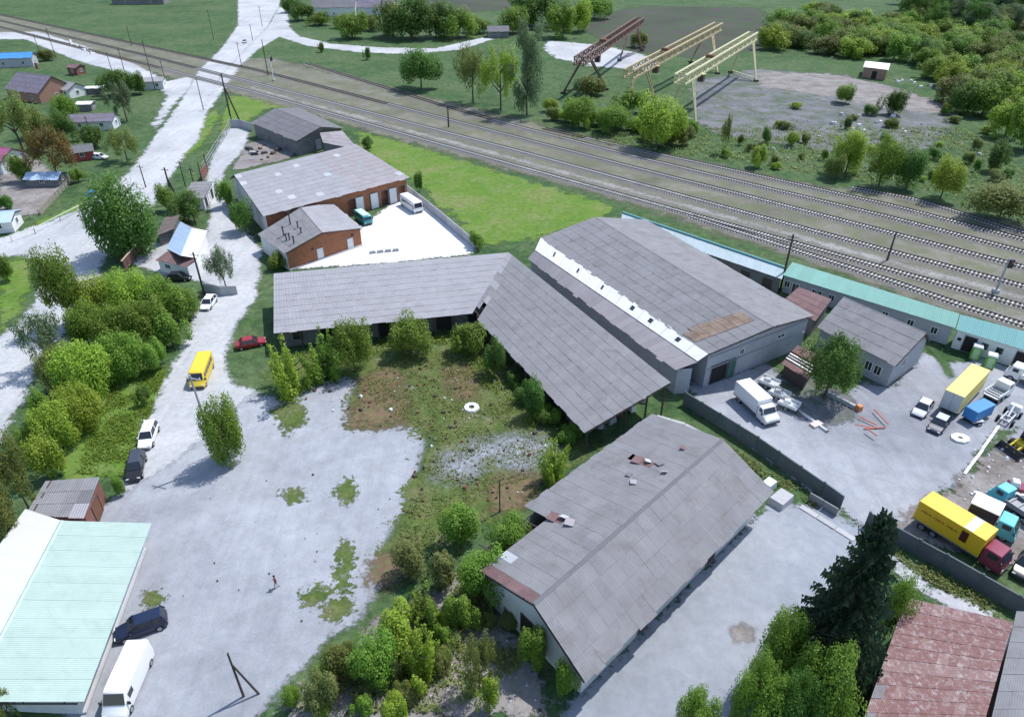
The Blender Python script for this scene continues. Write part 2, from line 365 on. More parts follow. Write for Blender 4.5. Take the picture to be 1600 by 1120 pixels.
# roads
zone('main_road', [(368, -30), (372, 0), (372, 40), (347, 75), (306, 116), (279, 165), (243, 212), (217, 252), (190, 280), (120, 330), (60, 352), (0, 372), (-60, 392), (-60, 440), (0, 405),
                   (35, 398), (60, 408), (62, 440), (58, 470), (30, 505), (0, 525), (-60, 560), (-60, 760), (0, 690), (40, 620), (60, 560), (100, 520), (130, 480), (150, 440), (165, 400), (210, 360),
                   (262, 285), (288, 244), (312, 216), (322, 180), (356, 130), (386, 90), (414, 50), (436, 12), (442, -30)], gmat('gravel', ragged=1.0), 1.6, 3)
zone('side_road', [(210, 100), (262, 128), (300, 118), (300, 135), (270, 165), (245, 205), (238, 195), (262, 150), (245, 135), (200, 118), (120, 95), (40, 62), (-40, 62), (-40, 52), (60, 50), (130, 72)], gmat('gravel', ragged=1.2), 2, 3)
zone('side_road', [(420, 40), (436, 10), (450, 20), (452, 42), (470, 60), (440, 56), (400, 80), (330, 150), (318, 180), (312, 175), (345, 118)], gmat('gravel', ragged=1.0), 2, 3)
zone('lane', [(352, 205), (380, 192), (392, 200), (380, 240), (352, 262), (345, 300), (372, 345), (408, 392), (405, 430), (398, 470), (372, 500), (352, 560), (362, 600), (400, 610), (430, 640), (430, 700), (200, 790),
              (196, 750), (228, 660), (262, 590), (288, 540), (312, 480), (345, 455), (318, 440), (270, 432), (240, 425), (205, 412), (225, 380), (320, 380), (330, 330), (318, 300), (330, 250)], gmat('gravel', ragged=0.7, fine=0.7), 1.0, 2)
# yards
zone('concrete_yard', [(200, 770), (300, 700), (400, 612), (440, 622), (480, 602), (540, 582), (565, 592), (545, 625), (552, 668), (590, 672), (650, 658), (668, 692), (655, 740), (640, 790), (602, 850), (618, 892),
                       (560, 968), (470, 1040), (425, 1085), (400, 1150), (100, 1150), (100, 880), (140, 800)], gmat('concrete', base='gravel', ragged=0.8, fine=0.8, soft=0.6), 0.6, 1.0)
zone('courtyard', [(416, 600), (440, 560), (560, 540), (730, 520), (770, 540), (905, 680), (930, 700), (860, 745), (790, 800), (700, 850), (640, 890), (610, 868), (604, 850), (640, 790), (668, 692), (650, 658), (552, 668), (545, 625), (562, 590), (480, 602), (440, 622)],
     gmat('moss', base='concrete', ragged=2.4, fine=2.2, soft=0.9), 0.6, 5.0)
for q in ([(700, 575), (730, 572), (752, 600), (742, 625), (715, 622), (690, 600)], [(545, 640), (590, 612), (630, 600), (640, 630), (628, 662), (590, 668), (550, 665)],
          [(560, 600), (610, 570), (625, 590), (600, 625), (570, 625)], [(770, 745), (830, 735), (850, 760), (800, 800), (768, 800)], [(575, 880), (615, 870), (628, 905), (600, 922), (578, 905)]):
    zone('brown_weeds', q, gmat('rust', base='moss', ragged=1.3, fine=2.2, soft=1.6), 0.4, 1.6, kind='stuff')
zone('cracked_concrete', [(700, 715), (760, 690), (830, 682), (860, 700), (830, 725), (760, 722), (725, 745), (690, 745)], gmat('concrete_shaded', base='moss', ragged=1.6, fine=3.2, soft=3.4), 0.4, 2.5)
for q in ([(520, 905), (535, 845), (552, 848), (556, 880), (548, 915), (525, 930)], [(470, 930), (495, 915), (520, 915), (525, 930), (500, 945), (475, 945)], [(505, 945), (540, 930), (552, 955), (530, 972), (508, 965)],
          [(520, 760), (545, 745), (562, 765), (545, 785), (525, 780)], [(440, 770), (470, 765), (475, 785), (450, 792)], [(227, 928), (250, 922), (257, 935), (240, 948), (226, 945)], [(620, 765), (650, 740), (660, 770), (635, 800)],
          [(425, 640), (470, 625), (480, 660), (445, 680)]):
    zone('moss_patch', q, gmat('moss', base='concrete', ragged=0.7, fine=1.1, soft=0.35), 0.3, 1.4, kind='stuff')
zone('white_yard', [(566, 352), (600, 328), (642, 300), (745, 385), (735, 398), (600, 412), (470, 420), (440, 408), (540, 388)], gmat('white', ragged=0.5), 0.8, 1.2)
zone('depot_yard', [(1070, 600), (1120, 592), (1200, 570), (1300, 640), (1345, 600), (1400, 602), (1440, 552), (1490, 568), (1540, 560), (1640, 600), (1640, 780), (1560, 760), (1540, 712), (1505, 745), (1470, 770), (1440, 800),
                    (1400, 842), (1352, 826), (1318, 800), (1200, 716), (1120, 660)], gmat('concrete', ragged=0.9), 0.8, 2)
zone('dirt_patch', [(1500, 770), (1530, 700), (1590, 690), (1640, 690), (1640, 880), (1560, 880), (1440, 850), (1400, 830), (1420, 790), (1470, 770)], gmat('dirt', base='concrete', ragged=1.6), 0.8, 2)
zone('dirt_patch', [(1215, 600), (1270, 590), (1335, 625), (1340, 655), (1290, 668), (1240, 650)], gmat('asphalt', base='concrete', ragged=0.7), 0.6, 1.5)
zone('grass_strip', [(1444, 538), (1458, 540), (1480, 562), (1490, 590), (1482, 592), (1466, 566)], gmat('grass', base='concrete', ragged=0.2, fine=0.3), 0.4, 0.8)
zone('grass_strip', [(1520, 712), (1560, 675), (1590, 668), (1560, 700), (1540, 710)], gmat('grass', base='dirt', ragged=0.5), 0.5, 1)
zone('lower_yard', [(1188, 800), (1215, 782), (1300, 800), (1352, 826), (1372, 850), (1350, 900), (1310, 980), (1290, 1060), (1180, 1110), (1080, 1160), (860, 1160), (900, 1085), (940, 1050), (1060, 930)], gmat('concrete_shaded', ragged=0.6), 0.7, 2)
zone('dirt_patch', [(1140, 985), (1160, 975), (1182, 985), (1175, 1002), (1150, 1004)], gmat('dirt', base='concrete', ragged=0.4, fine=0.4), 0.4, 0.8)
zone('lane', [(1380, 862), (1440, 905), (1560, 965), (1600, 990), (1600, 1010), (1560, 1000), (1500, 960), (1430, 925), (1395, 895)], gmat('gravel', ragged=0.8), 0.6, 1.2)
zone('rubble_ground', [(430, 1130), (500, 1050), (560, 1000), (640, 940), (700, 900), (770, 930), (800, 1000), (850, 1060), (860, 1130)], gmat('dirt', base='moss', ragged=2.0, fine=1.2), 0.7, 2)
zone('scrap_ground', [(385, 225), (420, 218), (465, 235), (450, 250), (390, 262), (362, 268)], gmat('dirt', ragged=1.0), 1.2, 2)
zone('garden_plot', [(0, 262), (60, 250), (100, 290), (60, 335), (0, 345)], gmat('dirt', ragged=1.0), 1.2, 2)

# ------------------------------------------------------------------ building helpers
SHEET = mat('asbestos_sheet', (0.225, 0.222, 0.234), 0.85, 0.28, 0.35, rnd=0.045, corr=6, stain=(0.165, 0.154, 0.148), stain_amt=0.65, stain_scale=0.45)
SHEET_B = mat('asbestos_sheet_pale', (0.318, 0.315, 0.335), 0.85, 0.20, 0.35, rnd=0.035, corr=6, stain=(0.235, 0.222, 0.215), stain_amt=0.4)
SHEET_D = mat('asbestos_sheet_dark', (0.165, 0.162, 0.175), 0.88, 0.22, 0.4, rnd=0.045, corr=6, stain=(0.15, 0.15, 0.16), stain_amt=0.6)
SHEET_W = mat('asbestos_sheet_new', (0.45, 0.46, 0.49), 0.8, 0.15, 0.5, rnd=0.06, corr=6)
SHEET_P = mat('asbestos_sheet_pinkish', (0.325, 0.298, 0.310), 0.85, 0.15, 0.5, rnd=0.08, corr=6)
RUSTS = mat('rusty_sheet', (0.235, 0.168, 0.125), 0.85, 0.3, 1.2, rnd=0.15, corr=6, stain=(0.33, 0.29, 0.27))
MAROON = mat('maroon_sheet', (0.165, 0.098, 0.098), 0.8, 0.25, 0.8, rnd=0.12, corr=6, stain=(0.25, 0.15, 0.15))
REDROOF = mat('flaking_red_sheet', (0.225, 0.120, 0.112), 0.85, 0.4, 2.5, rnd=0.04, corr=6, stain=(0.42, 0.375, 0.37), stain_amt=0.85, stain_scale=2.6)
REDROOF_B = mat('bleached_red_sheet', (0.265, 0.165, 0.155), 0.85, 0.35, 2.5, rnd=0.05, corr=6, stain=(0.46, 0.42, 0.41), stain_amt=0.85, stain_scale=1.8)
AQUA = mat('aqua_painted_steel', (0.395, 0.505, 0.450), 0.6, 0.09, 0.5, rnd=0.035, corr=5, stain=(0.30, 0.42, 0.36), stain_amt=0.55, stain_scale=0.7)
TEAL = mat('teal_painted_steel', (0.165, 0.375, 0.32), 0.55, 0.12, 0.6, rnd=0.06, corr=5, stain=(0.16, 0.33, 0.29), stain_amt=0.6, stain_scale=0.8)
TEAL_D = mat('dark_teal_painted_steel', (0.115, 0.31, 0.31), 0.5, 0.08, 0.6, rnd=0.04, corr=5)
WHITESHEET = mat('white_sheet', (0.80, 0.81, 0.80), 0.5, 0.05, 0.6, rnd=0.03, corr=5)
BLUEROOF = mat('pale_blue_sheet', (0.42, 0.55, 0.72), 0.45, 0.06, 0.8, rnd=0.03, corr=5)
BLUE = mat('blue_paint', (0.03, 0.17, 0.47), 0.45, 0.1, 1)
PURPLE = mat('purple_grey_slate', (0.185, 0.165, 0.215), 0.85, 0.18, 0.8, rnd=0.08, corr=6, stain=(0.20, 0.14, 0.14))
MAGENTA = mat('magenta_sheet', (0.34, 0.10, 0.20), 0.6, 0.1, 0.8, rnd=0.05, corr=6)
DARKWOOD = mat('dark_weathered_wood', (0.085, 0.066, 0.056), 0.85, 0.25, 3)
STEEL = mat('grey_steel', (0.25, 0.26, 0.28), 0.5, 0.15, 2, metal=0.3)
DARKSTEEL = mat('dark_steel', (0.045, 0.045, 0.05), 0.6, 0.2, 3)
GLASS = mat('dark_glass', (0.025, 0.032, 0.042), 0.12, 0.2, 3, spec=0.6)
WHITEP = mat('white_paint', (0.78, 0.78, 0.77), 0.6, 0.06, 1.5)
RENDERW = mat('whitewashed_wall', (0.66, 0.665, 0.67), 0.85, 0.1, 0.8, stain=(0.42, 0.42, 0.43), stain_amt=0.45, stain_scale=0.8)
GREYWALL = mat('grey_silicate_wall', (0.42, 0.43, 0.46), 0.88, 0.14, 0.9, stain=(0.29, 0.29, 0.31), stain_amt=0.5)
DARKWALL = mat('grimy_wall', (0.20, 0.195, 0.20), 0.9, 0.3, 0.8, stain=(0.09, 0.085, 0.085), stain_amt=0.6)
CONC = mat('cast_concrete', (0.43, 0.43, 0.44), 0.9, 0.15, 1.5, rnd=0.08, stain=(0.28, 0.28, 0.28))
CONC_D = mat('dark_concrete', (0.115, 0.135, 0.145), 0.85, 0.2, 1.2, rnd=0.10, stain=(0.20, 0.20, 0.20), stain_amt=0.4)
BLACKP = mat('black_rubber', (0.018, 0.018, 0.019), 0.85, 0.2, 6)
HOLLOW = mat('unlit_interior', (0.03, 0.028, 0.027), 0.95, 0.3, 1)  # dark panel colour standing in for the shade inside doorways and holes
GREENP = mat('green_paint', (0.05, 0.15, 0.10), 0.6, 0.15, 1)
RUSTY = mat('rusty_iron', (0.165, 0.075, 0.045), 0.85, 0.3, 2)
YELLOWP = mat('faded_yellow_paint', (0.56, 0.50, 0.20), 0.65, 0.15, 1.2, stain=(0.34, 0.24, 0.14), stain_amt=0.5)
WOODP = mat('creosoted_pole', (0.075, 0.062, 0.052), 0.9, 0.2, 4)
CONPOLE = mat('concrete_pole', (0.36, 0.36, 0.37), 0.85, 0.1, 3)
ORANGEP = mat('orange_red_paint', (0.50, 0.14, 0.08), 0.6, 0.2, 3)
def brick_mat(name, c1, c2, mortar, sc=1.0):
    m, nt, b, out = newmat(name)
    g = N(nt, 'ShaderNodeNewGeometry'); s = N(nt, 'ShaderNodeSeparateXYZ'); nt.links.new(g.outputs['Position'], s.inputs[0])
    cb = N(nt, 'ShaderNodeCombineXYZ'); nt.links.new(math_(nt, 'ADD', s.outputs[0], s.outputs[1]), cb.inputs[0]); nt.links.new(s.outputs[2], cb.inputs[1])
    t = N(nt, 'ShaderNodeTexBrick'); nt.links.new(cb.outputs[0], t.inputs[0]); t.inputs['Scale'].default_value = 4 * sc
    t.inputs['Color1'].default_value = (*c1, 1); t.inputs['Color2'].default_value = (*c2, 1); t.inputs['Mortar'].default_value = (*mortar, 1)
    t.inputs['Mortar Size'].default_value = 0.012
    c = mixc(nt, 1.0, t.outputs[0], ramp(nt, noise_tex(nt, g.outputs['Position'], 0.9, 5, 0.7), [(0.3, 0.75), (0.7, 1.12)]), 'MULTIPLY')
    nt.links.new(c, b.inputs['Base Color']); b.inputs['Roughness'].default_value = 0.9
    return m
BRICK = brick_mat('orange_brick', (0.42, 0.155, 0.065), (0.36, 0.125, 0.055), (0.30, 0.22, 0.17))
BRICK_D = brick_mat('dark_red_brick', (0.24, 0.085, 0.06), (0.19, 0.07, 0.055), (0.25, 0.2, 0.18))

UVB = np.zeros((24, 2), np.float32)
_corner = [(0, 0), (1, 0), (1, 1), (0, 1)]
for fi, f in enumerate([(3, 2, 1, 0), (4, 5, 6, 7), (0, 1, 5, 4), (1, 2, 6, 5), (2, 3, 7, 6), (3, 0, 4, 7)]):
    for li, vi in enumerate(f): UVB[fi * 4 + li] = _corner[vi % 4]
def sheets(parent, A, B, Cc, D, name='roof_sheet', m=SHEET, su=1.13, sv=1.75, limit=300, missing=(), pick=None, thick=0.03, jit=0.012, skip=0.0, lift=0.05):
    """lay separate overlapping sheets over the slope A-B (eave) C-D (ridge)"""
    A, B, Cc, D = map(Vector, (A, B, Cc, D))
    nu = max(1, round(((B - A).length + (Cc - D).length) / 2 / su)); nv = max(1, round(((D - A).length + (Cc - B).length) / 2 / sv))
    nrm = (B - A).cross(D - A).normalized()
    if nrm.z < 0: nrm = -nrm
    o = BASE.get(parent, Vector())
    def bil(u, v): return (A.lerp(B, u)).lerp(D.lerp(Cc, u), v)
    items = []
    for j in range(nv):
        for i in range(nu):
            if (i, j) in missing or random.random() < skip: continue
            e = 0.02 if name == 'roof_sheet' else -0.004
            u0, u1 = (i - e) / nu, (i + 1 + e) / nu; v0, v1 = (j - 0.07 - (random.random() ** 3 * .16 if j == 0 and name == 'roof_sheet' else 0)) / nv, (j + 1) / nv
            dz = [random.uniform(-jit, jit) for _ in range(4)]
            hb = lift + 0.035 + (i % 2) * 0.012; ht = lift + (i % 2) * 0.012
            low = [bil(u0, v0) + nrm * (hb + dz[0]), bil(u1, v0) + nrm * (hb + dz[1]), bil(u1, v1) + nrm * (ht + dz[2]), bil(u0, v1) + nrm * (ht + dz[3])]
            mm = pick((i + .5) / nu, (j + .5) / nv) if pick else None
            items.append((low, mm or m))
    items.sort(key=lambda t: (t[0][0] - Vector((0, 0, CAM_H))).length)
    rest = {}
    F6 = [(3, 2, 1, 0), (4, 5, 6, 7), (0, 1, 5, 4), (1, 2, 6, 5), (2, 3, 7, 6), (3, 0, 4, 7)]
    for k, (low, mm) in enumerate(items):
        vs = [p - o for p in low] + [p - o + nrm * thick for p in low]
        if k < limit:
            me = bpy.data.meshes.new(name); me.from_pydata(vs, [], F6)
            me.uv_layers.new(name='UVMap').data.foreach_set('uv', UVB.ravel()); me.materials.append(mm)
            link(bpy.data.objects.new(name, me), parent)
        else: rest.setdefault(mm, []).append(vs)
    for mm, L in rest.items():
        me = bpy.data.meshes.new(name); V = [p for vs in L for p in vs]
        me.from_pydata(V, [], [tuple(8 * k + i for i in f) for k in range(len(L)) for f in F6])
        me.uv_layers.new(name='UVMap').data.foreach_set('uv', np.tile(UVB, (len(L), 1)).ravel()); me.materials.append(mm)
        tag(link(bpy.data.objects.new(name, me), parent), kind='stuff')
    return nu, nv
def flat(p): return Vector((p.x, p.y, 0))
def inset(poly, d):
    c = sum(poly, Vector()) / len(poly); out = []; n = len(poly)
    for i in range(n):
        p, a, b = poly[i], poly[i - 1], poly[(i + 1) % n]
        e1 = (p - a).normalized(); e2 = (b - p).normalized()
        n1 = Vector((-e1.y, e1.x, 0)); n2 = Vector((-e2.y, e2.x, 0))
        if n1.dot(c - p) < 0: n1 = -n1
        if n2.dot(c - p) < 0: n2 = -n2
        k = d / max(0.25, 1 + n1.dot(n2)); out.append(p + (n1 + n2) * k)
    return out
def opening(parent, a, b, t, w, z0, z1, m=GLASS, name='window', frame=WHITEP, proud=0.04, out=None, bars=1):
    """window or door on the wall a-b at distance t from a; glass, leaf or dark panel painted as doorway shade sits in a frame"""
    a, b = flat(a), flat(b); d = (b - a).normalized(); n = Vector((d.y, -d.x, 0))
    if out is not None and n.dot(out) < 0: n = -n
    p = a + d * t; h = w / 2; f = MB()
    def bx(q, x0, x1, y0, y1, k0, k1):
        A = [p + d * x0 + n * k0 + Vector((0, 0, y0)), p + d * x1 + n * k0 + Vector((0, 0, y0)), p + d * x1 + n * k1 + Vector((0, 0, y0)), p + d * x0 + n * k1 + Vector((0, 0, y0))]
        q.hexa(A, [v + Vector((0, 0, y1 - y0)) for v in A])
    if frame is None:
        bx(f, -h, h, z0, z1, -0.05, proud); return f.build(name, m, parent)
    fw = 0.09
    bx(f, -h, -h + fw, z0, z1, -0.05, proud + .04); bx(f, h - fw, h, z0, z1, -0.05, proud + .04)
    bx(f, -h + fw, h - fw, z1 - fw, z1, -0.05, proud + .04); bx(f, -h + fw, h - fw, z0, z0 + fw, -0.05, proud + .07)
    if bars: bx(f, -0.03, 0.03, z0 + fw, z1 - fw, -0.05, proud + .03)
    fo = f.build(name, frame, parent); g = MB(); bx(g, -h + fw, h - fw, z0 + fw, z1 - fw, -0.05, proud - .01)
    g.build('pane' if name == 'window' else 'leaf', m, fo); return fo
def walls(parent, poly, z1, m, gables=(), thick=None):
    w = MB(); n = len(poly)
    for i in range(n):
        a, b = poly[i], poly[(i + 1) % n]; za = z1[i] if hasattr(z1, '__len__') else z1; zb = z1[(i + 1) % n] if hasattr(z1, '__len__') else z1
        w.add([(a.x, a.y, 0), (b.x, b.y, 0), (b.x, b.y, zb), (a.x, a.y, za)], [(0, 1, 2, 3)])
    for (a, b, r) in gables:
        w.add([(a[0], a[1], a[2]), (b[0], b[1], b[2]), (r[0], r[1], r[2])], [(0, 1, 2)])
    return w.build('wall', m, parent)
def gable(name, label, cat, A, B, Cb, Db, R1, R2, wall=GREYWALL, roof=SHEET, over=0.45, limit=300, su=1.13, sv=1.75, missF=(), missB=(), pickF=None, pickB=None, group=None, ridge=True, roofB=None, skip=0.0, gm_=None, jit=0.012, pname='roof_sheet'):
    """A,B front eave; Db,Cb back eave behind A,B; R1,R2 ridge"""
    c = flat((A + B + Cb + Db) / 4); t = thing(name, label, cat, c, group=group)
    ze = min(A.z, Db.z); poly = inset([flat(A), flat(B), flat(Cb), flat(Db)], over)
    def rz(p, a, b): return p
    zt = ze + 0.02; g = []
    for (p, q, r) in ((poly[0], poly[3], R1), (poly[1], poly[2], R2)):
        mid = flat(r); cc = (p + q) / 2; off = (c - cc).normalized() * over * 1.0
        k = mid + (c - mid).normalized() * over
        g.append(((p.x, p.y, zt), (q.x, q.y, zt), (k.x, k.y, r.z - 0.03)))
    w = walls(t, poly, zt, wall, [] if gm_ else g)
    if gm_:
        for x in g: MB().add(x, [(0, 1, 2)]).build('gable', gm_, t)
    rf = MB()
    for v in (0.12, 0.5, 0.88):
        rf.bar(A.lerp(R1, v) - Vector((0, 0, .06)), B.lerp(R2, v) - Vector((0, 0, .06)), 0.10); rf.bar(Db.lerp(R1, v) - Vector((0, 0, .06)), Cb.lerp(R2, v) - Vector((0, 0, .06)), 0.10)
    nr = max(3, int((A - B).length / 2.5))
    for i in range(nr + 1):
        u = i / nr; e0, e1, r = A.lerp(B, u), Db.lerp(Cb, u), R1.lerp(R2, u); dz = Vector((0, 0, .18))
        rf.bar(e0 - dz, r - dz, 0.09, .12); rf.bar(e1 - dz, r - dz, 0.09, .12)
    ro = rf.build('roof', DARKWOOD, t)
    sheets(ro, A, B, R2, R1, m=roof, su=su, sv=sv, limit=limit // 2 if (R1.y > A.y - 99) else limit, missing=missF, pick=pickF, skip=skip, jit=jit, name=pname)
    sheets(ro, Cb, Db, R1, R2, m=roofB or roof, su=su, sv=sv, limit=limit // 2, missing=missB, pick=pickB, skip=skip, jit=jit, name=pname)
    if ridge:
        rc = MB(); d = (R2 - R1).normalized(); n = Vector((-d.y, d.x, 0)) * 0.22; u = Vector((0, 0, 0.13))
        rc.add([R1 - n + u * .2, R1 + u * 1.3, R1 + n + u * .2, R2 - n + u * .2, R2 + u * 1.3, R2 + n + u * .2], [(0, 1, 4, 3), (1, 2, 5, 4), (0, 2, 1), (3, 4, 5), (0, 3, 5, 2)])
        rc.build('ridge_cap', SHEET_D if name == 'storage_shed' else roof, ro)
    t['_poly'] = 0; return t, poly, ro
def rect(A, B, depth):          # complete a rectangle behind A-B (away from the camera side)
    d = flat(B - A).normalized(); n = Vector((-d.y, d.x, 0)); return n * depth

# ------------------------------------------------------------------ L-shaped storage building round the courtyard
lw = [P(428, 521, 3.4), P(738, 490, 3.4), P(795, 395, 5.4), P(428, 428, 5.4)]
le = [P(738, 490, 3.4), P(915, 676, 3.4), P(1048, 598, 5.4), P(795, 395, 5.4)]
t = thing('storage_building', 'long L-shaped grey storage building with a single-pitch sheet roof round the overgrown courtyard', 'building', flat(lw[1]))
def offs(a, b, d): 
    e = flat(b - a).normalized(); return Vector((-e.y, e.x, 0)) * d
fi = [flat(lw[0]) + offs(lw[0], lw[1], 1.6) + (flat(lw[1] - lw[0])).normalized() * .4, flat(lw[1]) + Vector((1.6, 1.9, 0)), flat(le[1]) - offs(le[1], le[0], 1.6) * 1 + flat(le[0] - le[1]).normalized() * 4.5]
bo = [flat(le[2]) + flat(le[3] - le[2]).normalized() * 4.5 - offs(le[3], le[2], -.3), flat(lw[2]) + Vector((-.2, -.6, 0)), flat(lw[3]) - offs(lw[3], lw[2], .4) + (flat(lw[2] - lw[3])).normalized() * .4]
pl = fi + bo
walls(t, pl, [3.5, 3.5, 3.5, 5.2, 5.2, 5.2], DARKWALL)
for a, b, n in ((pl[0], pl[1], 7), (pl[1], pl[2], 7)):
    L = (b - a).length
    for k in range(n):
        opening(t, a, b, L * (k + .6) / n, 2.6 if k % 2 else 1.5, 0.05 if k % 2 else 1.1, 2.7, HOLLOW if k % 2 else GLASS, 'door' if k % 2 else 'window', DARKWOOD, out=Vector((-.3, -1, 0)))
for (q, n) in ((lw, 10), (le, 10)):
    for k in range(n + (q is le)):
        a = q[0].lerp(q[1], (k + .3) / (n + .4)); i = offs(q[0], q[1], 0.45)
        MB().box((a.x + i.x, a.y + i.y, 1.68), (.22, .22, 3.36)).build('post', DARKWOOD, t)
for u in (.25, .5, .75, .97):
    a = le[1].lerp(le[2], u) + flat(le[0] - le[1]).normalized() * .5; MB().box((a.x, a.y, a.z / 2 - .1), (.22, .22, a.z - .2)).build('post', DARKWOOD, t)
rb = MB()
for q in (lw, le):
    for v in (.05, .3, .55, .8): rb.bar(q[0].lerp(q[3], v) - Vector((0, 0, .05)), q[1].lerp(q[2], v) - Vector((0, 0, .05)), .1)
    for k in range(15): rb.bar(q[0].lerp(q[1], k / 14) - Vector((0, 0, .17)), q[3].lerp(q[2], k / 14) - Vector((0, 0, .17)), .1, .14)
ro = rb.build('roof', DARKWOOD, t)
sheets(ro, *lw, m=SHEET_B, su=1.25, sv=1.75, limit=150)
sheets(ro, *le, m=SHEET, su=1.18, sv=1.75, limit=150, missing={(0, 0), (1, 0), (1, 1)}, pick=lambda u, v: SHEET_B if (u < .10 and random.random() < .3) else None)
for k, (x, y, z) in enumerate([(940, 668, .5), (955, 660, .7), (968, 650, .5), (985, 640, .8), (1005, 628, .6)]):
    p = P(x, y, 0); tag(MB().box((p.x, p.y, z * .6), (1.1 + .3 * (k % 2), .8, z * 1.2), k * .7, .8).build('rubbish_heap', [RENDERW, CONC, RUSTY, WHITEP, CONC][k], bevel=.1),
        'pale junk block at the open end of the L-shaped storage building', 'junk', 'junk at the end of the storage building')

# ------------------------------------------------------------------ big warehouse with whitewashed strip
wl0, wl1 = P(845, 372, 5.9), P(1108, 553, 5.9); wr0, wr1 = P(930, 340, 8.4), P(1207, 511, 8.4); we0, we1 = P(1008, 344, 5.6), P(1270, 494, 5.6)
def wpick(u, v):                                    # u along from near to far on this slope
    return RUSTS if (0.045 < u < 0.17 + .02 * v and v > .05) and random.random() < .93 else (SHEET_B if random.random() < .12 else None)
t, poly, ro = gable('warehouse', 'big grey gabled warehouse with whitewashed side strip and two windows in its end wall', 'warehouse', wl1, wl0, we0, we1, wr1, wr0,
    wall=GREYWALL, roof=SHEET, roofB=SHEET, limit=200, su=1.25, sv=1.8, pickF=None, over=.35, pickB=None)
# rusty strip sheets on the near end
A_, B_, C_, D_ = wl1.lerp(wl0, .07), wl1.lerp(wl0, .145), wr1.lerp(wr0, .115), wr1.lerp(wr0, .055)
sheets(ro, A_.lerp(D_, .03), B_.lerp(C_, .03), C_.lerp(B_, .08), D_.lerp(A_, .08), m=RUSTS, su=.8, sv=1.3, lift=.125, limit=60, skip=.22)
ga, gb = poly[0], poly[3]
for tt, z0, z1, w in ((6.6, 3.3, 4.3, .9), (9.0, 5.6, 6.5, .9), (14.5, 3.6, 4.2, 1.6)):
    opening(t, ga, gb, tt, w, z0, z1, GLASS, 'window', WHITEP, out=Vector((.5, -1, 0)))
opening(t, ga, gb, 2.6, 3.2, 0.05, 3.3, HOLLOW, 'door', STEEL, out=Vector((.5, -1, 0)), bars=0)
opening(t, ga, gb, 4.9, 1.3, 0.05, 3.2, GREENP, 'door', STEEL, out=Vector((.5, -1, 0)), bars=0, proud=.3)
bd = MB(); dd = (gb - ga).normalized()
for z in (3.0, 4.9):
    bd.bar(ga + dd * .3 + Vector((.05, -.08, z)), gb - dd * .3 + Vector((.05, -.08, z)), .1, .14)
bd.build('ledge', CONC, t)
# strip of whitewashed clerestory panels and the lean-to below
ll0, ll1 = P(836, 392, 5.2), P(1090, 566, 5.2); lo0, lo1 = P(826, 404, 4.2), P(1058, 578, 4.2)
cl0, cl1 = flat(wl0), flat(wl1)
e = (cl1 - cl0); nn = Vector((-e.y, e.x, 0)).normalized()
if nn.dot(flat(lo0) - cl0) < 0: nn = -nn
npan = 16
for k in range(npan):
    a, b = wl0.lerp(wl1, (k + .01) / npan) + Vector((0, 0, .05)), wl0.lerp(wl1, (k + .99) / npan) + Vector((0, 0, .05)); c, d = ll0.lerp(ll1, (k + .99) / npan), ll0.lerp(ll1, (k + .01) / npan)
    MB().slab(d + Vector((0, 0, .12)), c + Vector((0, 0, .12)), b, a, .06).build('panel', RENDERW, t)
for k, u in enumerate((.13, .3, .46, .64, .74, .88)):
    a = ll0.lerp(wl0, .4).lerp(ll1.lerp(wl1, .4), u); b = ll0.lerp(wl0, .75).lerp(ll1.lerp(wl1, .75), u); du = (wl1 - wl0).normalized() * (.22 if k < 3 else .38)
    nv_ = Vector((0, 0, .1)) + nn * .14
    MB().slab(a - du + nv_, a + du + nv_, b + du + nv_, b - du + nv_, .04).build('window', GLASS, t)
lp = [flat(ll0), flat(ll1), flat(lo1), flat(lo0)]
w2 = MB(); q = inset(lp, .3); w2.prism(q, 0, 4.1, False); w2.build('lean_to_wall', GREYWALL, t)
sheets(ro, lo0, lo1, ll1, ll0, m=SHEET_P, su=1.25, sv=1.8, limit=80)

# ------------------------------------------------------------------ long shed in the foreground
A, B = P(716, 871, 4.2), P(1020, 648, 4.2); Rn, Rf = P(834, 944, 7.2), P(1129, 687, 7.2); E1, E2 = P(913, 1064, 4.2), P(1207, 768, 4.2)
missL = {(i, 0) for i in range(0, 8)} | {(i, 1) for i in range(0, 7)} | {(7, 1), (19, 2)}
def shpick(u, v):
    if u < .035 and v > .25: return MAROON
    if (abs(u - .30) < .02 and .40 < v < .52) or (abs(u - .71) < .02 and .5 < v < .6): return MAROON
    if u < .10 and .3 < v < .5 and random.random() < .5: return SHEET_W
    return None
def shpickB(u, v):
    if abs(u - .055) < .02 and v < .25: return WHITESHEET
    return SHEET_D if random.random() < .12 else None
t, poly, ro = gable('storage_shed', 'long grey gabled shed with torn roof sheets beside the lower yard', 'shed', A, B, E2, E1, Rn, Rf, wall=RENDERW, roof=SHEET, limit=300, su=1.15, sv=1.75,
    missF=missL, missB=(), pickF=shpick, pickB=None, over=1.0)
L = (poly[3] - poly[2]).length
for k in range(10):
    opening(t, poly[2], poly[3], L * (k + .5) / 10, 1.3, 1.5, 2.8, GLASS, 'window', DARKWOOD, out=Vector((1, -1, 0)))
for k in (2, 6): opening(t, poly[2], poly[3], L * (k + 1.0) / 10, 1.6, .05, 2.6, DARKWOOD, 'door', STEEL, out=Vector((1, -1, 0)), bars=0)
opening(t, poly[0], poly[3], 8.5, 3.2, .05, 3.2, HOLLOW, 'door', DARKWOOD, out=Vector((-1, -1, 0)), bars=0)
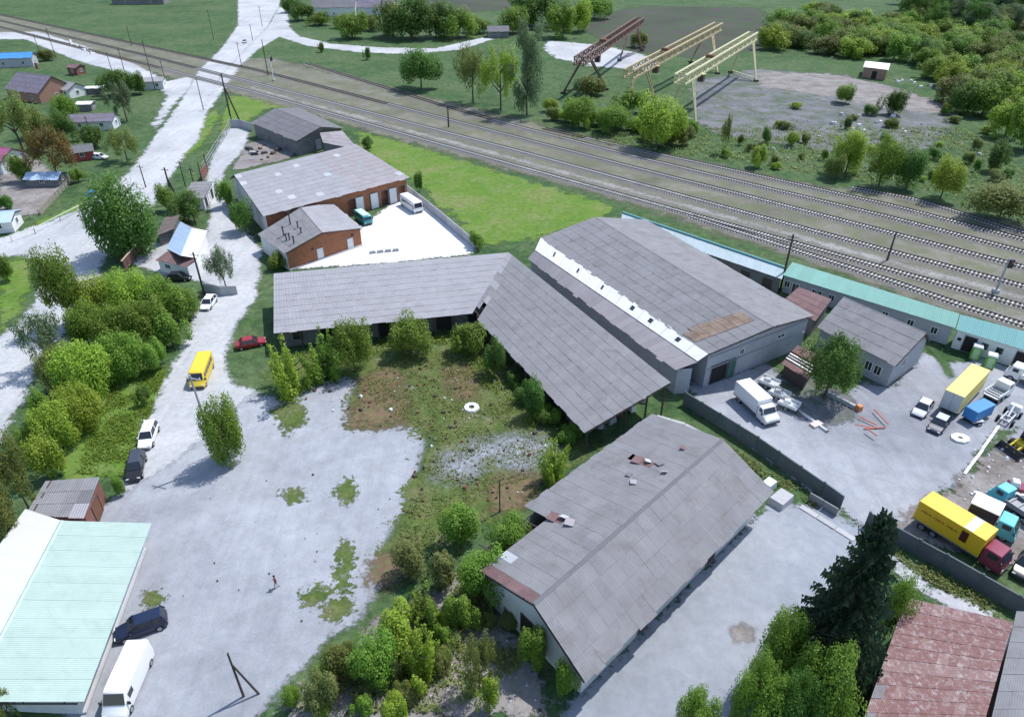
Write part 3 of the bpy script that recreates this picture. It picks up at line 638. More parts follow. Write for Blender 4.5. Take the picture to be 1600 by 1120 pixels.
for (u, v, yaw, m_, s) in ((.31, .62, .5, SHEET_P, 1.1), (.34, .5, 1.6, SHEET_W, .9), (.29, .42, .2, MAROON, 1.2), (.73, .62, .9, SHEET_W, .7), (.70, .52, .2, MAROON, 1.3), (.75, .75, 1.2, SHEET_D, .9), (.86, .78, .3, MAROON, .6), (.72, .86, 1.9, SHEET_W, .6), (.62, .58, .1, SHEET_D, .7), (.6, .72, .6, SHEET_B, .8)):
    p = A.lerp(B, u).lerp(Rn.lerp(Rf, u), v); n = (B - A).cross(Rn - A).normalized(); n = n if n.z > 0 else -n
    ax = (B - A).normalized(); ay = n.cross(ax); ax2 = ax * math.cos(yaw) + ay * math.sin(yaw); ay2 = n.cross(ax2); o = p + n * .17; tl = n * random.uniform(.05, .35)
    MB().slab(o, o + ax2 * s, o + ax2 * s + ay2 * s * .8 + tl, o + ay2 * s * .8 + tl, .03).build('loose_sheet', m_, ro)

# ------------------------------------------------------------------ north-west warehouse, far shed, brick substation
A, B, R2, R1 = P(411, 338, 5), P(640, 278, 5), P(556, 226, 7.5), P(366, 274, 7.5)
bk = flat(R1 - A); Db = flat(R1) + bk * .3 + Vector((0, 0, 5)); Cb = flat(R2) + flat(R2 - B) * .3 + Vector((0, 0, 5))
t, poly, ro = gable('garage_warehouse', 'wide grey roofed garage warehouse with white gates facing the bright concrete yard', 'warehouse', A, B, Cb, Db, R1, R2, wall=RENDERW, roof=SHEET_B, roofB=SHEET_D, limit=260, su=1.35, sv=1.9, over=.6,
    pickF=lambda u, v: SHEET_P if u > .62 and random.random() < .75 else (SHEET_W if random.random() < .05 else None))
L = (poly[1] - poly[0]).length
def facing(t, a, b, z0, z1, m, out, th=.06, name='wall_facing'):
    d = (b - a).normalized(); n = Vector((d.y, -d.x, 0)); n = n if n.dot(out) > 0 else -n; n = n * th
    MB().hexa([a + Vector((0, 0, z0)), b + Vector((0, 0, z0)), b + n + Vector((0, 0, z0)), a + n + Vector((0, 0, z0))], [a + Vector((0, 0, z1)), b + Vector((0, 0, z1)), b + n + Vector((0, 0, z1)), a + n + Vector((0, 0, z1))]).build(name, m, t)
facing(t, poly[0], poly[1], 0, 4.9, BRICK, Vector((.6, -1, 0)), .03)
for k, (s, m_) in enumerate(((.57, HOLLOW), (.63, WHITEP), (.74, WHITEP), (.82, HOLLOW), (.885, WHITEP), (.955, HOLLOW))):
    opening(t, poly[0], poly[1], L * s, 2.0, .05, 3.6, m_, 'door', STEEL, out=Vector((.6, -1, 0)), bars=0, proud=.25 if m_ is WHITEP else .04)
A, B, R1, R2, D_, C_ = P(393, 192, 4), P(464, 221, 4), P(430, 170, 6.3), P(501, 199, 6.3), P(467, 169, 4), P(536, 201, 4)
t, poly, ro = gable('railway_shed', 'dark weathered gabled shed closest to the road crossing beside the tracks', 'shed', A, B, C_, D_, R1, R2, wall=DARKWALL, roof=SHEET_D, limit=120, su=1.7, sv=2.2, over=.4, skip=.02)
a, b = poly[1], poly[2]; opening(t, a, b, 6.5, 2.2, .05, 3.2, GREYWALL, 'door', DARKWOOD, out=Vector((.4, -1, 0)), bars=0)
A, B, C_, D_ = P(505, 223, 3.6), P(560, 234, 3.6), P(535, 205, 4.8), P(500, 208, 4.8)
t = thing('lean_to_shed', 'brownish lean-to between the dark railway shed and the garage warehouse', 'shed', flat((A + B + C_ + D_) / 4))
walls(t, inset([flat(A), flat(B), flat(C_), flat(D_)], .2), [3.6, 3.6, 4.7, 4.7], DARKWALL); ro = MB().bar(A, D_, .15).build('roof', DARKWOOD, t); sheets(ro, A, B, C_, D_, m=SHEET_P, su=1.7, sv=2.2)

gl, gr, gk = P(404, 379, 3.6), P(565, 357, 3.6), P(503, 364, 5.4); fk = P(470, 325, 5.4); fl, fr = P(416, 350, 3.6), P(518, 318, 3.6)
gl = P(446, 396, 3.6); fl = P(404, 366, 3.6)
gl2 = gl
t, poly, ro = gable('brick_substation', 'small orange brick building with grey roof and two pale doors beside the white yard', 'building', gl, fl, fr, gr, gk, fk, wall=BRICK, roof=SHEET, roofB=SHEET_B, limit=140, su=1.2, sv=1.8, over=.25)
L = (poly[3] - poly[0]).length; wo_ = Vector((.5, -1, 0)); facing(t, poly[0], poly[1], 0, 3.5, RENDERW, Vector((-1, -.5, 0)))
for s in (.42, .84): opening(t, poly[0], poly[3], L * s, 1.3, .05, 2.3, WHITEP, 'door', WHITEP, out=wo_, bars=0)
opening(t, poly[0], poly[3], L * .33, .5, 2.4, 2.9, GLASS, 'window', None, out=wo_); opening(t, poly[0], poly[3], L * .88, .6, 2.5, 3.1, GLASS, 'window', None, out=wo_)
pl_ = MB(); e0 = poly[0] + wo_.normalized() * .1; pl_.bar(poly[0] + wo_.normalized() * .15 + Vector((0, 0, .15)), poly[3] + wo_.normalized() * .15 + Vector((0, 0, .15)), .4, .3); pl_.build('plinth', CONC, t)
for k, (x, y, h) in enumerate(((443, 366, 2.0), (454, 352, 3.6), (452, 372, 1.2), (466, 358, 2.0), (471, 366, 1.7), (459, 378, 1.4), (447, 372, 1.0))):
    p = P(x, y, 4.6); q = MB(); q.tube((p.x, p.y, 4.0), (p.x, p.y, 4.6 + h * .7), .14, .12, 8); q.tube((p.x, p.y, 4.6 + h * .7), (p.x, p.y, 4.75 + h * .7), .24, .2, 8); q.build('vent_pipe', DARKSTEEL, t)

# ------------------------------------------------------------------ aqua roofed building bottom left, brick garage above it
A, B, R2, R1 = P(228, 818, 3.1), P(120, 1097, 3.1), P(-52, 1097, 4.7), P(97, 814, 4.7)
D_, C_ = P(44, 797, 3.1), P(-160, 1085, 3.1)
t, poly, ro = gable('green_roofed_building', 'building with aqua metal roof panels and whitewashed long wall beside the parked white van', 'building', A, B, C_, D_, R1, R2, wall=RENDERW, roof=AQUA, roofB=WHITESHEET, limit=300, su=.95, sv=8.5, over=.75, jit=.006, pname='roof_panel', gm_=DARKWALL)  # white sheets on the left slope put its glare into the colour
L = (poly[1] - poly[0]).length
for k in range(5): opening(t, poly[0], poly[1], L * (k + .7) / 5.4, 1.4, .9, 2.0, GLASS, 'window', WHITEP, out=Vector((1, 0, 0)))
ft = MB(); ft.bar(poly[0] + Vector((.12, 0, .15)), poly[1] + Vector((.12, 0, .15)), .3, .3); ft.build('plinth', CONC, t)
A, B, C_, D_ = P(40, 806, 3.1), P(133, 806, 3.1), P(156, 746, 3.1), P(72, 752, 3.1)
t = thing('brick_garage', 'low garage with patched grey roof and dark red brick wall above the aqua roof', 'garage', flat((A + B + C_ + D_) / 4))
q = inset([flat(A), flat(B), flat(C_), flat(D_)], .15); walls(t, q, 3.05, BRICK_D); ro = MB().bar(A.lerp(B, .1), D_.lerp(C_, .1), .2).build('roof', DARKWOOD, t)
sheets(ro, A, B, C_, D_, m=SHEET, su=1.5, sv=1.6, pick=lambda u, v: SHEET_B if random.random() < .2 else (SHEET_D if random.random() < .15 else None))
opening(t, q[1], q[2], (q[2] - q[1]).length * .5, 2.2, .05, 2.4, RUSTY, 'door', DARKWOOD, out=Vector((1, -.4, 0)), bars=0)

# ------------------------------------------------------------------ depot: green roofed row, grey gabled house, maroon sheds, flaking red roof
def mono(name, label, cat, A, B, C_, D_, wall, roof, su, sv, limit=200, over=.3, zt=None, group=None, pname='roof_sheet', **kw):
    t = thing(name, label, cat, flat((A + B + C_ + D_) / 4), group=group)
    q = inset([flat(A), flat(B), flat(C_), flat(D_)], over); w = walls(t, q, [A.z - .02, B.z - .02, C_.z - .02, D_.z - .02], wall)
    ro = MB().bar(A.lerp(D_, .5) - Vector((0, 0, .08)), B.lerp(C_, .5) - Vector((0, 0, .08)), .14).build('roof', DARKWOOD, t)
    sheets(ro, A, B, C_, D_, name=pname, m=roof, su=su, sv=sv, limit=limit, **kw); return t, q, ro
A, B, C_, D_ = P(1224, 429, 3.3), P(1493, 512, 3.3), P(1499, 491, 4.2), P(1238, 410, 4.2)
t, q, ro = mono('office_row', 'long low pale grey row with a bright aqua-green roof along the railway', 'building', A, B, C_, D_, GREYWALL, TEAL, 1.1, 3.4, pname='roof_panel')
d = (q[1] - q[0]).normalized(); L = (q[1] - q[0]).length; pxs = [(1231, 'w'), (1244, 'd'), (1275, 'w'), (1282, 'w'), (1303, 'w'), (1391, 'w'), (1432, 'w'), (1469, 'w')]
for x, k in pxs:
    s = (x - 1226) / (1493 - 1226); s = s ** .93
    opening(t, q[0], q[1], L * s, 1.0 if k == 'w' else 1.2, 1.1 if k == 'w' else .05, 2.3, GLASS if k == 'w' else DARKWOOD, 'window' if k == 'w' else 'door', WHITEP, out=Vector((-.6, -1, 0)))
A2, B2, C2, D2 = P(1494, 514, 3.3), P(1625, 553, 3.3), P(1630, 526, 4.2), P(1500, 492, 4.2)
t, q, ro = mono('workshop_row', 'white walled row with a duller teal roof and two dark doorways at the right edge', 'building', A2, B2, C2, D2, WHITEP, TEAL_D, 1.1, 3.4, pname='roof_panel')
L = (q[1] - q[0]).length
for s, w, z0, z1, m_, nm in ((.06, .5, 1.5, 2.0, GLASS, 'window'), (.2, 1.7, .05, 2.7, HOLLOW, 'door'), (.37, .5, 1.3, 2.3, GLASS, 'window'), (.41, .5, 1.3, 2.3, GLASS, 'window'), (.56, .5, 1.3, 2.3, GLASS, 'window'), (.6, .5, 1.3, 2.3, GLASS, 'window'), (.86, 1.7, .05, 2.7, HOLLOW, 'door')):
    opening(t, q[0], q[1], L * s, w, z0, z1, m_, nm, STEEL if nm == 'door' else None, out=Vector((-.6, -1, 0)), bars=0)
A, B, C_, D_ = P(970, 350, 3.0), P(1222, 436, 3.0), P(1227, 421, 3.5), P(972, 334, 3.5)
t, q, ro = mono('garage_row', 'low pale roofed row with a teal back edge behind the big warehouse', 'building', A, B, C_, D_, DARKWALL, mat('pale_grey_teal_sheet', (.37, .45, .48), .6, .1, .8, rnd=.05, corr=5), 1.4, 2.6, pname='roof_panel')
pa = MB(); pa.bar(C_ + Vector((.1, .1, .15)), D_ + Vector((.1, .1, .15)), .35, .5); pa.build('parapet', TEAL_D, t)
for k in range(8): opening(t, q[0], q[1], (q[1] - q[0]).length * (k + .5) / 8, 2.0, .05, 2.2, DARKWOOD, 'door', STEEL, out=Vector((-1, -1, 0)), bars=0)
A, B, R2, R1 = P(1278, 511, 4), P(1400, 571, 4), P(1447, 521, 6.3), P(1318, 465, 6.3)
bk = flat(R1 - A); Db = flat(R1) + bk * .4 + Vector((0, 0, 4)); Cb = flat(R2) + flat(R2 - B) * .4 + Vector((0, 0, 4))
t, poly, ro = gable('gabled_house', 'grey gabled building behind the bushy tree of the depot', 'building', A, B, Cb, Db, R1, R2, wall=GREYWALL, roof=SHEET, limit=200, su=1.13, sv=1.75, over=.35)
L = (poly[1] - poly[0]).length
for s in (.55, .72, .84): opening(t, poly[0], poly[1], L * s, 1.1, 1.1, 2.6, GLASS, 'window', WHITEP, out=Vector((-.6, -1, 0)))
opening(t, poly[1], poly[2], 3.2, 1.1, 2.2, 3.6, GLASS, 'window', WHITEP, out=Vector((.8, -.5, 0)))
A, B, C_, D_ = P(1222, 472, 3.0), P(1274, 502, 3.0), P(1299, 468, 3.6), P(1248, 449, 3.6)
mono('maroon_roofed_shed', 'dark maroon roofed shed between the big warehouse and the grey gabled building', 'shed', A, B, C_, D_, DARKWALL, MAROON, 1.2, 1.8)
A, B, C_, D_ = P(1222, 568, 2.4), P(1262, 592, 2.4), P(1283, 556, 2.9), P(1246, 540, 2.9)
t, q, ro = mono('open_canopy', 'low maroon canopy stacked with pale planks left of the depot tree', 'canopy', A, B, C_, D_, DARKWOOD, MAROON, 1.2, 1.8)
for k in range(4):
    a = A.lerp(D_, .25 + .12 * k) + Vector((0, 0, .22)); b = B.lerp(C_, .22 + .12 * k) + Vector((0, 0, .22)); MB().bar(a, b, .25, .1).build('plank', [WHITEP, CONC, WHITEP, RUSTY][k], ro)
A, B, C_, D_ = P(1345, 1135, 4.6), P(1535, 1135, 4.6), P(1582, 972, 5.2), P(1416, 934, 5.2)
mono('red_roofed_building', 'building with a flaking red sheet roof in the bottom right corner', 'building', A, B, C_, D_, BRICK_D, REDROOF, .8, 1.3, limit=260, skip=.0,
     pick=lambda u, v: REDROOF_B if (abs(v - .42) < .05 or random.random() < .12) else (SHEET if u < .12 and v < .35 else None))
A, B, C_, D_ = P(1546, 1135, 4.4), P(1680, 1135, 4.4), P(1680, 960, 5.0), P(1588, 955, 5.0)
mono('grey_roofed_annexe', 'grey sheet roofed annexe right of the flaking red roof', 'building', A, B, C_, D_, GREYWALL, SHEET, 1.1, 1.7, limit=120)

# ------------------------------------------------------------------ gate house, garages, billboard by the lane
A, B, R2, R1, D_, C_ = P(261, 389, 2.8), P(283, 347, 2.8), P(300, 357, 4.0), P(282, 400, 4.0), P(305, 404, 2.8), P(322, 361, 2.8)
t, poly, ro = gable('gate_house', 'small white house with a pale blue and white metal roof by the lane', 'house', A, B, C_, D_, R1, R2, wall=WHITEP, roof=BLUEROOF, roofB=WHITESHEET, limit=120, su=1.1, sv=4, over=.2, gm_=MAROON, pname='roof_panel', jit=.005)
pa, pb = P(252, 424), P(298, 436); n = Vector((.35, 1, 0)).normalized() * 2.6
po = MB(); po.hexa([pa, pb, pb + n, pa + n], [v + Vector((0, 0, 2.35)) for v in (pa, pb, pb + n, pa + n)]); po.build('porch', WHITEP, t)
up = Vector((0, 0, 2.4)); sheets(ro, pa + up, pb + up, pb + n + up + Vector((0, 0, .4)), pa + n + up + Vector((0, 0, .4)), m=MAROON, su=1.2, sv=2.6)
opening(t, pa, pb, 2.2, 1.3, 1.0, 1.9, GLASS, 'window', WHITEP, out=Vector((0, -1, 0)))
A, B, C_, D_ = P(243, 369, 2.5), P(272, 358, 2.5), P(281, 336, 2.9), P(258, 340, 2.9)
mono('dark_shed', 'dark brown roofed lean-to shed behind the small blue and white roofed house', 'shed', A, B, C_, D_, DARKWALL, mat('brown_sheet', (.14, .115, .105), .85, .2, 1, rnd=.08, corr=6), 1.2, 1.8)
A, B, C_, D_ = P(286, 308, 2.8), P(318, 310, 2.8), P(333, 284, 3.2), P(300, 285, 3.2)
t, q, ro = mono('garage_block', 'grey roofed garage block with white and dark gates beside the lane bend', 'garage', A, B, C_, D_, RENDERW, SHEET, 1.4, 1.9)
for s, m_ in ((.2, HOLLOW), (.5, WHITEP), (.8, HOLLOW)): opening(t, q[1], q[2], (q[2] - q[1]).length * s, 1.6, .05, 2.3, m_, 'door', STEEL, out=Vector((1, 0, 0)), bars=0)
a, b = P(197, 430), P(228, 392); t = thing('roadside_billboard', 'dark red-brown panelled roadside screen on posts beside the big round tree', 'billboard', a.lerp(b, .5))
for k in range(6):
    u0, u1 = k / 6 + .006, (k + 1) / 6 - .006; p, q2 = a.lerp(b, u0), a.lerp(b, u1); MB().bar(p.lerp(q2, 0) + Vector((0, 0, 1.7)), q2 + Vector((0, 0, 1.7)), .08, 1.9).build('panel', mat('redbrown_board', (.12, .06, .052), .8, .2, 2, rnd=.12), t)
MB().bar(a + Vector((0, 0, 2.75)), b + Vector((0, 0, 2.75)), .3, .12).build('top_rail', mat('tan_rail', (.42, .31, .22), .8), t)
for u in (.02, .5, .98): p = a.lerp(b, u); MB().tube((p.x + .12, p.y - .12, 0), (p.x + .12, p.y - .12, 2.7), .09).build('post', DARKSTEEL, t)
a, b = P(322, 305), P(314, 272)
t = thing('brick_gatepost', 'rusty brick coloured gate screen between dark posts at the lane entrance', 'gate', P(315, 285))
p, q2 = P(316, 283), P(325, 270); MB().bar(p + Vector((0, 0, 1.3)), q2 + Vector((0, 0, 1.3)), .1, 2.2).build('leaf', BRICK_D, t)
for w in (p, q2): MB().tube(w, w + Vector((0, 0, 4.6)), .16, .12).build('post', WOODP, t)

# ------------------------------------------------------------------ village houses, far buildings
def house(name, label, A, B, C_, D_, ridge_z, wall, roof, cat='house', su=1.6, sv=2.2, limit=60, over=.3, wins=2, group=None):
    R1 = (A + D_) / 2; R2 = (B + C_) / 2; R1 = Vector((R1.x, R1.y, ridge_z)); R2 = Vector((R2.x, R2.y, ridge_z))
    t, poly, ro = gable(name, label, cat, A, B, C_, D_, R1, R2, wall=wall, roof=roof, su=su, sv=sv, limit=limit, over=over, group=group)
    L = (poly[1] - poly[0]).length
    for k in range(wins): opening(t, poly[0], poly[1], L * (k + .5) / wins, 1.1, 1.0, 2.2, GLASS, 'window', WHITEP, out=Vector((0, -1, 0)))
    L = (poly[2] - poly[1]).length; opening(t, poly[1], poly[2], L * .5, 1.1, 1.0, 2.2, GLASS, 'window', WHITEP, out=Vector((1, 0, 0)))
    return t, poly, ro
def quad(cx, cy, L, W, yaw, z):
    c = P(cx, cy, 0); a = Vector((math.cos(yaw), math.sin(yaw), 0)); n = Vector((-a.y, a.x, 0)); u = Vector((0, 0, z))
    return [c - a * L / 2 - n * W / 2 + u, c + a * L / 2 - n * W / 2 + u, c + a * L / 2 + n * W / 2 + u, c - a * L / 2 + n * W / 2 + u]
t, po_, ro_ = house('village_house', 'village house with a big purple-grey slate roof in the upper left', *quad(66, 152, 17, 13, -.42, 3.2), 7.5, mat('terracotta_wall', (.34, .19, .14), .85, .15), PURPLE, limit=140, su=1.3, sv=1.9)
c = P(72, 140, 0); MB().box((c.x - 3, c.y + 4, 7.2), (.8, .8, 2.0)).build('chimney', BRICK_D, ro_)
house('village_house', 'white lean annexe with pale roof right of the purple-grey slate house', *quad(112, 150, 8, 7, -.42, 2.8), 4.6, WHITEP, SHEET_B)
house('blue_shed', 'long shed with a bright blue roof edge at the left picture edge', *quad(12, 104, 22, 7, .25, 3.5), 5.0, GREYWALL, mat('bright_blue_sheet', (.06, .27, .62), .5, .08, 1, rnd=.05, corr=5), cat='shed', wins=3)
house('village_house', 'house with a magenta roof at the left picture edge', *quad(0, 262, 13, 9, -.3, 3.0), 5.4, RENDERW, MAGENTA, limit=80)
house('garden_shed', 'purple-grey roofed garden shed below the slate roofed house', *quad(150, 200, 13, 6.5, .12, 2.6), 4.0, RENDERW, PURPLE, cat='shed')
house('garden_shed', 'little shed with grey roof and red and white walls behind the rust coloured tree', *quad(131, 248, 6, 5, .5, 2.3), 3.5, mat('red_boards', (.36, .08, .07), .8), SHEET_D, cat='shed', wins=1)
house('garden_shed', 'shed with a bluish metal roof inside the fenced garden plot', *quad(76, 288, 8, 5, .08, 2.0), 2.9, DARKWALL, BLUEROOF, cat='shed', wins=1)
house('garden_shed', 'white shed with a pale blue roof by the raised pipe at the left edge', *quad(10, 357, 5.5, 6, .25, 2.6), 3.4, WHITEP, BLUEROOF, cat='shed', wins=1)
house('crossing_hut', 'pale grey roofed hut near the level crossing', *quad(240, 138, 9, 6, .2, 2.8), 3.6, RENDERW, SHEET_B, cat='hut', wins=2)
house('crossing_hut', 'small brown topped hut behind the slate roofed house', *quad(122, 116, 5, 5, -.3, 2.8), 3.6, BRICK_D, MAROON, cat='hut', wins=1)
house('garden_shed', 'white roofed low canopy in the gardens beside the slate roofed house', *quad(148, 146, 8, 4, .3, 2.0), 2.3, DARKWALL, WHITESHEET, cat='shed', wins=0)
house('garden_shed', 'tiny pale topped shed above the purple-grey roofed garden shed', *quad(137, 172, 5, 4, .1, 2.2), 2.6, DARKWALL, WHITESHEET, cat='shed', wins=0)
house('farm_house', 'white farmhouse with dark windows at the top edge right of the road', *quad(525, 24, 26, 14, .06, 5), 9, WHITEP, SHEET_D, su=3, sv=4, wins=3)
house('farm_house', 'grey roofed farmhouse at the top edge partly behind dark trees', *quad(588, 22, 24, 13, .06, 4.5), 9, RENDERW, PURPLE, su=3, sv=4, wins=3)
house('farm_shed', 'dark shed with one white wall at the top edge left of the road', *quad(222, 6, 34, 13, .06, 4), 6.5, DARKWALL, SHEET_D, cat='shed', su=3, sv=4, wins=2)
house('track_hut', 'little grey roofed hut at the end of the dirt track', *quad(778, 58, 11, 8, .1, 3.0), 5.0, DARKWALL, SHEET_D, cat='hut', wins=1)
t, po_, ro_ = mono('brick_hut', 'lone brick hut with a pale flat roof at the edge of the thicket', 'hut', P(1349, 105, 3.8), P(1388, 110, 3.8), P(1391, 100, 3.8), P(1352, 96, 3.8), mat('tan_brick', (.33, .22, .165), .9, .2, 1), WHITESHEET, 2.5, 3.0)
opening(t, po_[0], po_[1], (po_[1] - po_[0]).length * .5, 1.8, .05, 2.8, HOLLOW, 'door', None, out=Vector((0, -1, 0)))

# ------------------------------------------------------------------ fences and walls
def fence(name, label, pts, h, m, seg=2.5, th=.14, post=None, lean=0.0, cat='fence', gap=.03, pm=None, z0=0.0):
    pts = [P(*p) if len(p) == 2 else Vector(p) for p in pts]; t = thing(name, label, cat, pts[0])
    for a, b in zip(pts, pts[1:]):
        n = max(1, round((b - a).length / seg)); d = (b - a).normalized()
        for k in range(n):
            p, q = a.lerp(b, k / n) + d * gap, a.lerp(b, (k + 1) / n) - d * gap; s = Vector((random.uniform(-1, 1), random.uniform(-1, 1), 0)) * lean
            w = MB(); x = Vector((-d.y, d.x, 0)) * th / 2; zz = Vector((0, 0, z0)); u = Vector((0, 0, h + random.uniform(-.05, .03))) + s
            w.hexa([p - x + zz, q - x + zz, q + x + zz, p + x + zz], [p - x + u, q - x + u, q + x + u, p + x + u]); w.build('panel', m, t)
            if post: w = MB().box((a.lerp(b, k / n).x, a.lerp(b, k / n).y, post / 2), (.2, .2, post)); w.build('post', pm or m, t)
    return t
def railfence(name, label, pts, h, m, seg=2.5, rails=(.5, 1.0), r=.05):
    pts = [P(*p) for p in pts]; t = thing(name, label, 'fence', pts[0])
    for a, b in zip(pts, pts[1:]):
        n = max(1, round((b - a).length / seg))
        for k in range(n + 1): c = a.lerp(b, k / n); MB().tube(c, c + Vector((0, 0, h)), r, r * .9, 6).build('post', m, t)
        for z in rails: MB().tube(a + Vector((0, 0, z * h)), b + Vector((0, 0, z * h)), r * .8, None, 6).build('rail', m, t)
    return t
fence('concrete_fence', 'dark concrete panel fence between the long shed and the depot yard', [(1068, 632), (1180, 703), (1282, 775), (1312, 797)], 2.1, CONC_D, 3.0, .16, 2.2)
fence('concrete_fence', 'dark concrete panel fence running behind the spruce to the right edge', [(1352, 822), (1389, 843), (1470, 888), (1582, 953), (1640, 985)], 2.1, CONC_D, 3.0, .16, 2.2)
g = fence('fallen_gate', 'grey gate leaf leaning by the concrete fence gap', [(1262, 782), (1306, 808)], 1.3, STEEL, 2.2, .1, None, .0, 'gate')
fence('yard_wall', 'pale concrete wall on the railway side of the white yard', [(637, 302), (690, 345), (742, 390)], 2.0, CONC, 3.0, .16, 2.15)
fence('low_wall', 'grey low wall at the lane corner beside the small tree', [(318, 456), (345, 462), (372, 460)], 1.7, CONC, 2.5, .2)
fence('slab_fence', 'grey slab fence along the upper edge of the scrap ground', [(362, 200), (378, 200), (395, 206)], 2.4, CONC, 3, .15, 2.5)
railfence('lattice_fence', 'pale post fence along the lane up to the railway shed', [(318, 272), (338, 238), (355, 212), (362, 195)], 2.4, CONPOLE, 3.2, (.25, .6, .95), .07)
railfence('pipe_rail', 'long raised pale gas pipe along the road by the village', [(20, 378), (56, 366), (95, 346), (150, 318), (205, 284)], 1.3, mat('pale_pipe', (.62, .62, .55), .6), 5, (1.0,), .10)
railfence('garden_fence', 'wooden garden fence round the plot at the left', [(18, 352), (62, 338), (112, 285)], 1.5, mat('grey_wood', (.27, .25, .2), .9), 2.2, (.4, .9), .06)
fence('board_fence', 'grey board fence on the slope side of the garden plot', [(64, 336), (112, 284)], 1.2, mat('grey_wood', (.27, .25, .2), .9), 1.2, .06)
fence('stone_kerb', 'low whitewashed kerb crossing the depot grass strip', [(1506, 742), (1560, 668)], .28, WHITEP, 2.0, .3, None, .05, 'kerb')
fence('foundation_edge', 'pale cast foundation between the long shed and the fence', [(1025, 655), (1070, 668), (1110, 690)], .6, CONC, 2.5, .5, None, 0, 'foundation')
fence('concrete_edge', 'cast concrete strip along the outside of the dark fence', [(1250, 792), (1335, 845)], .25, CONC, 2.5, .7, None, 0, 'kerb')

# ------------------------------------------------------------------ railway
SLEEP = mat('sleeper_concrete', (.46, .46, .45), .9, .2, 2, rnd=.2)
BALLAST = mat('ballast_stone', (.165, .150, .132), .95, .35, 1.2, stain=(.115, .125, .07), stain_amt=.7, stain_scale=.35, bump=.4)
RAIL = mat('rail_steel', (.075, .062, .055), .55, .2, 3, metal=.3)
def track(label, pts, near, sl_end=300, start=0.0):
    pts = [P(*p) for p in pts]; t = thing('railway_track', label, 'railway track', pts[0], group='railway tracks'); o = BASE[t]
    seg = []; acc = 0
    for a, b in zip(pts, pts[1:]): seg.append((acc, a, b)); acc += (b - a).length
    def at(s):
        for s0, a, b in reversed(seg):
            if s >= s0: return a.lerp(b, (s - s0) / (b - a).length), (b - a).normalized()
    n = max(2, int(acc / 4)); st = [at(min(acc * k / n, acc - 1e-3)) for k in range(n + 1)]
    bed = []
    for p, d in st:
        x = Vector((-d.y, d.x, 0)); bed.append([p - x * 2.1 + Vector((0, 0, .0)), p + x * 2.1, p + x * 1.5 + Vector((0, 0, .13)), p - x * 1.5 + Vector((0, 0, .13))])
    MB().loft(bed).build('ballast_bed', BALLAST, t)
    for sgn in (-1, 1):
        secs = []
        for p, d in st:
            x = Vector((-d.y, d.x, 0)); c = p + x * .76 * sgn
            secs.append([c - x * .065 + Vector((0, 0, .2)), c + x * .065 + Vector((0, 0, .2)), c + x * .065 + Vector((0, 0, .42)), c - x * .065 + Vector((0, 0, .42))])
        MB().loft(secs).build('rail', RAIL, t)
    me = None; items = []; s = .3
    while s < acc:
        p, d = at(s); s += .68
        if p.y < sl_end: items.append((p, d))
    items.sort(key=lambda q: q[0].length)
    u = MB().box((o.x, o.y, .17), (.3, 2.7, .2), 0, .93).build('sleeper', SLEEP, t); me = u.data; first = True; rest = MB()
    for k, (p, d) in enumerate(items):
        yaw = math.atan2(d.y, d.x)
        if k < near:
            ob = u if first else link(bpy.data.objects.new('sleeper', me), t); first = False
            ob.location = p - o; ob.rotation_euler = (0, 0, yaw)
        else: rest.box((p.x, p.y, .17), (.3, 2.7, .2), yaw, .93)
    if rest.v: tag(rest.build('sleeper', SLEEP, t), kind='stuff')
    return t
track('nearest main railway track running closest to the warehouse and green roofs', [(1660, 497), (1394, 424), (1180, 364), (820, 264), (400, 146), (308, 122), (0, 43), (-200, -6)], 170)
track('siding that branches off the nearest track behind the aqua-green roof', [(1660, 528), (1600, 510), (1500, 478), (1394, 441), (1180, 372), (1080, 340)], 130)
track('second railway track counted from the warehouse', [(1660, 465), (1600, 449), (1394, 395), (1180, 338), (966, 280), (820, 240), (400, 131), (230, 88), (0, 33), (-200, -12)], 130)
track('third railway track counted from the warehouse', [(1660, 436), (1600, 419), (1394, 366), (1180, 311), (1052, 279), (820, 219), (400, 110), (0, 24)], 90, 240)
track('fourth railway track counted from the warehouse', [(1660, 411), (1600, 395), (1394, 342), (1180, 291), (1000, 248), (820, 202), (695, 167), (480, 100)], 60, 220)
track('fifth railway track counted from the warehouse', [(1660, 390), (1600, 376), (1394, 323), (1207, 281), (1000, 236), (850, 202)], 40, 200)
track('farthest short siding by the bushes at the right', [(1660, 380), (1600, 366), (1500, 334), (1426, 312), (1330, 294)], 20, 180)

# ------------------------------------------------------------------ poles
def pole(base, top_py, label, m=WOODP, r=.16, arm=0, brace=None, name='utility_pole', lean=(0, 0), head=None, group=None):
    b = P(*base); h = top_z(b, top_py); t = thing(name, label, 'pole' if head is None else 'signal', b, group=group)
    tp = b + Vector((lean[0], lean[1], h)); MB().tube(b, tp, r, r * .7, 8).build('shaft', m, t)
    if arm:
        for z in ((h - .5, h - 1.1) if arm > 1 else (h - .5,)):
            MB().bar(b + Vector((-.9, .25, z)), b + Vector((.9, -.25, z)), .1).build('crossarm', m, t)
            for x in (-.8, .8): MB().tube(b + Vector((x, -x * .28, z + .05)), b + Vector((x, -x * .28, z + .3)), .06, .04, 6).build('insulator', WHITEP, t)
    if brace:
        q = P(*brace); MB().tube(q, b + Vector((0, 0, h * .75)), r * .9, r * .7, 8).build('brace', m, t)
    if head:
        MB().box((tp.x + .5, tp.y - .1, tp.z - .9), (.75, .5, 1.5)).build('signal_head', DARKSTEEL, t)
        MB().tube(tp + Vector((.5, -.38, -.6)), tp + Vector((.5, -.5, -.6)), .17, .17, 10).build('lens', ORANGEP, t)
        MB().box((b.x, b.y, .3), (.9, .9, .6)).build('footing', CONC, t)
    return t
